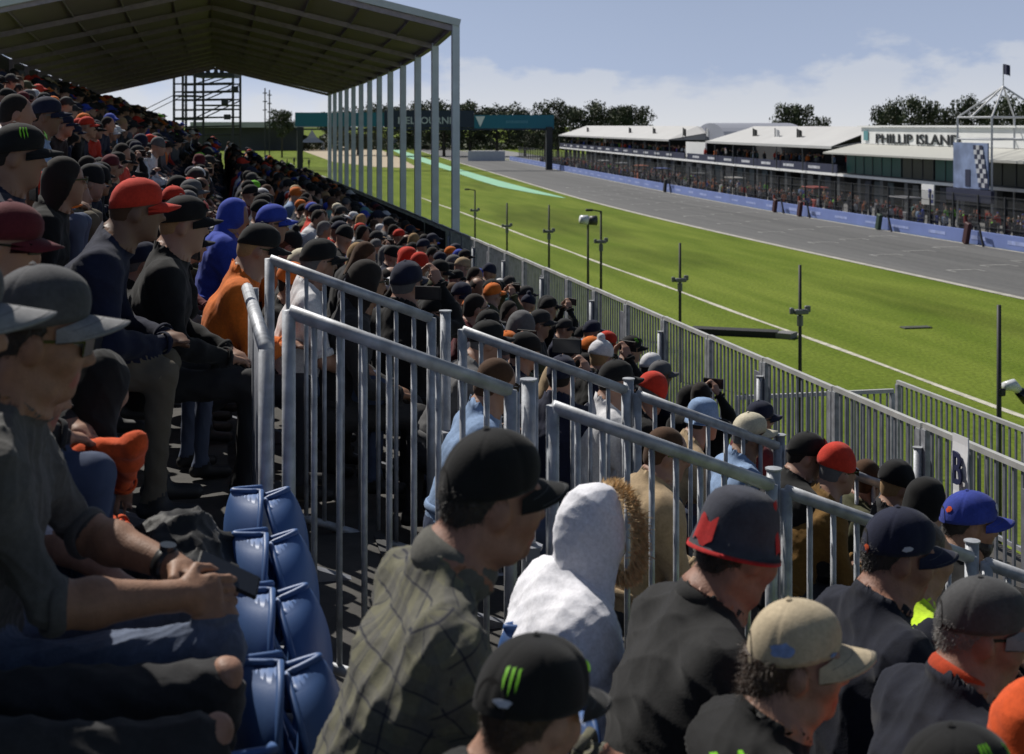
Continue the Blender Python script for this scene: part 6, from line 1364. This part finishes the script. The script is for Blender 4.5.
def tint_mat():
    m, N, L, b = new_mat('far_crowd_cloth'); a = N.new('ShaderNodeAttribute'); a.attribute_name = 'tint'; L.new(a.outputs['Color'], b.inputs['Base Color']); b.inputs['Roughness'].default_value = .85; return m
tm = tint_mat(); o = link_mesh('far_crowd', np_mesh('far_crowd', np.concatenate(VV), np.concatenate(QQ), np.zeros(sum(len(q) for q in QQ)), [tm], col=np.concatenate(CC))); tag(o, 'packed far crowd of seated spectators in dark jackets and caps under the roof', 'crowd', kind='stuff')
print('slots', len(slots), 'ind', NIND, 'far verts', off)
# people along the pit wall and on the pit deck: one far mass
SP, si = standing(); V0, Q0, _, vm0 = sdf(SP, .06); VV = []; QQ = []; CC = []; off = 0; rr = random.Random(31)
def emit_stand(L, t, z, s):
    global off
    c, sn = math.cos(rr.uniform(0, 6)), math.sin(rr.uniform(0, 6)); x, y, _ = P(L, t, 0); nn = math.hypot(c, sn); c /= nn; sn /= nn
    VV.append(np.stack([(V0[:, 0]*c-V0[:, 1]*sn)*s+x, (V0[:, 0]*sn+V0[:, 1]*c)*s+y, V0[:, 2]*s+z], 1)); QQ.append(Q0+off); off += len(V0); tc = pick(W_TC); hc_ = pick(W_HC)
    if rr.random() < .05: tc = 'bright green'
    if rr.random() < .12: tc = rr.choice(['red', 'orange', 'white', 'grey'])
    pal = np.array([COLS[tc], pal_s[0], (.03, .035, .05), (.02, .02, .02), (.1, .1, .1), (.3, .15, .1), COLS[tc]]); col = pal[vm0]; col[(V0[:, 2] > 1.68)] = COLS[hc_]; CC.append(np.concatenate([col, np.ones((len(col), 1))], 1))
for i in range(620): emit_stand(50.4+6*rr.random()**1.7, 72+rr.random()**1.15*190, 0, rr.uniform(.92, 1.06))
for i in range(230): emit_stand(rr.uniform(60.2, 63.5), 128+rr.random()*160, 3.1, rr.uniform(.92, 1.06))
o = link_mesh('pit_crowd', np_mesh('pit_crowd', np.concatenate(VV), np.concatenate(QQ), np.zeros(sum(len(q) for q in QQ)), [tm], col=np.concatenate(CC))); tag(o, 'distant mass of crew and guests along the pit lane and on its deck', 'crowd', kind='stuff')
# a few bystanders on the grass at the far end of the stand
sm = finish_body('person', SP, .03, [c_top, c_skin, c_leg, SHOE_M, EYE_M, c_skin, c_top], 0, 3)
for i, (px, py, tcol, lab) in enumerate([(287, 168, 'black', 'bystander in black standing tallest at the far end of the grandstand'), (294, 166, 'navy', 'bystander in navy standing right of the tallest one in black'), (302, 167, 'charcoal', 'bystander in charcoal standing among three near the gravel trap'), (309, 168, 'grey', 'bystander in grey standing nearest the farthest roof column'), (258, 163, 'orange', 'bystander in orange standing beyond the end of the stand'), (246, 162, 'red', 'bystander in red standing leftmost beyond the end of the stand'), (270, 163, 'hi', 'bystander in yellow vest standing beyond the end of the stand')]):
    x, y = on_ground(px, py); o = bpy.data.objects.new('person', sm); COL.objects.link(o); o.location = (x, y, 0); o.rotation_euler = (0, 0, i*.7); o.color = (.5, .7, .03, 1) if tcol == 'hi' else (*COLS[tcol], 1); tag(o, lab, 'person', 'bystanders at the far end')
# ------------------------------------------------------------------ light, sky, camera
cam = bpy.data.cameras.new('camera'); co = bpy.data.objects.new('camera', cam); COL.objects.link(co); SC.camera = co
cam.sensor_width = 36; cam.lens = 36*F/1024; cam.shift_y = -252/1024; cam.clip_end = 9000; cam.clip_start = .05
co.location = (0, 0, ZC); co.rotation_euler = (PI/2, 0, -math.atan(292/1350))
cam.dof.use_dof = True; cam.dof.focus_distance = 7.5; cam.dof.aperture_fstop = 5.6
SUN_EL = math.radians(49); SUN_AZ = math.radians(-29)          # azimuth from +Y towards +X
sd = Vector((math.sin(SUN_AZ)*math.cos(SUN_EL), math.cos(SUN_AZ)*math.cos(SUN_EL), math.sin(SUN_EL)))
sl_ = bpy.data.lights.new('sun', 'SUN'); sl_.energy = 5.0; sl_.angle = math.radians(.5); sl_.color = (1, .955, .88); so = bpy.data.objects.new('sun', sl_); COL.objects.link(so); so.rotation_euler = (-sd).to_track_quat('-Z', 'Y').to_euler(); so.location = (0, 0, 60)
wd = bpy.data.worlds.new('World'); SC.world = wd; wd.use_nodes = True; N, L = wd.node_tree.nodes, wd.node_tree.links; bg = N['Background']
sky = N.new('ShaderNodeTexSky'); sky.sky_type = 'NISHITA'; sky.sun_disc = False; sky.sun_elevation = SUN_EL; sky.sun_rotation = SUN_AZ; sky.altitude = 10; sky.air_density = 1.0; sky.dust_density = 1.2; sky.ozone_density = 1.5
tc = N.new('ShaderNodeTexCoord'); sp = N.new('ShaderNodeSeparateXYZ'); L.new(tc.outputs['Generated'], sp.inputs[0])
mp = N.new('ShaderNodeMapping'); mp.inputs['Scale'].default_value = (1, 1, 2.2); L.new(tc.outputs['Generated'], mp.inputs[0]); mp.inputs['Location'].default_value = (.3, .1, .05)
n1 = N.new('ShaderNodeTexNoise'); n1.inputs['Scale'].default_value = 9.5; n1.inputs['Detail'].default_value = 7; n1.inputs['Roughness'].default_value = .55; L.new(mp.outputs[0], n1.inputs['Vector'])
cr_ = N.new('ShaderNodeMapRange'); zk = N.new('ShaderNodeMath'); zk.operation = 'MULTIPLY_ADD'; zk.inputs[1].default_value = -4.6; L.new(sp.outputs['Z'], zk.inputs[0]); L.new(n1.outputs['Fac'], zk.inputs[2]); cr_.inputs['From Min'].default_value = .31; cr_.inputs['From Max'].default_value = .385; L.new(zk.outputs[0], cr_.inputs['Value'])
hb = N.new('ShaderNodeMapRange'); hb.inputs['From Min'].default_value = .11; hb.inputs['From Max'].default_value = .05; L.new(sp.outputs['Z'], hb.inputs['Value'])     # cloud bank towards the horizon
ad = N.new('ShaderNodeMath'); ad.operation = 'MULTIPLY'; L.new(cr_.outputs[0], ad.inputs[0]); L.new(hb.outputs[0], ad.inputs[1])
rp = N.new('ShaderNodeValToRGB'); el = rp.color_ramp.elements; el[0].position = 0; el[0].color = (.86, .89, .95, 1); el[1].position = 1; el[1].color = (.42, .515, .72, 1); e2 = el.new(.35); e2.color = (.5, .6, .81, 1)
zr_ = N.new('ShaderNodeMapRange'); zr_.inputs['From Max'].default_value = .11; L.new(sp.outputs['Z'], zr_.inputs['Value']); L.new(zr_.outputs[0], rp.inputs[0])
xs_w = N.new('ShaderNodeMapRange'); xs_w.inputs['From Min'].default_value = .35; xs_w.inputs['From Max'].default_value = -.3; xs_w.inputs['To Min'].default_value = 16.8; xs_w.inputs['To Max'].default_value = 21.0; L.new(sp.outputs['X'], xs_w.inputs['Value'])
hzc = N.new('ShaderNodeVectorMath'); hzc.operation = 'SCALE'; L.new(rp.outputs[0], hzc.inputs[0]); L.new(xs_w.outputs[0], hzc.inputs['Scale'])
hz = N.new('ShaderNodeMapRange'); hz.inputs['From Min'].default_value = .3; hz.inputs['From Max'].default_value = .1; hz.inputs['To Max'].default_value = 1.0; L.new(sp.outputs['Z'], hz.inputs['Value'])
m0 = N.new('ShaderNodeMixRGB'); L.new(hz.outputs[0], m0.inputs[0]); L.new(sky.outputs[0], m0.inputs[1]); L.new(hzc.outputs[0], m0.inputs[2])
mm = N.new('ShaderNodeMath'); mm.operation = 'MULTIPLY'; mm.inputs[1].default_value = .55; L.new(ad.outputs[0], mm.inputs[0])
mx = N.new('ShaderNodeMixRGB'); L.new(mm.outputs[0], mx.inputs[0]); L.new(m0.outputs[0], mx.inputs[1]); mx.inputs[2].default_value = (14.4, 14.8, 15.5, 1)
L.new(mx.outputs[0], bg.inputs['Color']); bg.inputs['Strength'].default_value = .05
vs_ = SC.view_settings; vs_.view_transform = 'Standard'; vs_.look = 'None'; vs_.exposure = -.1; vs_.gamma = 1; vs_.use_curve_mapping = False
SC.cycles.use_denoising = True; SC.cycles.max_bounces = 5; SC.cycles.diffuse_bounces = 3; SC.cycles.transparent_max_bounces = 6

for o in list(SC.objects):
    if o.parent is None and o.get('label') and not 4 <= len(o['label'].split()) <= 16: print('LABEL', len(o['label'].split()), o.name, o['label'])
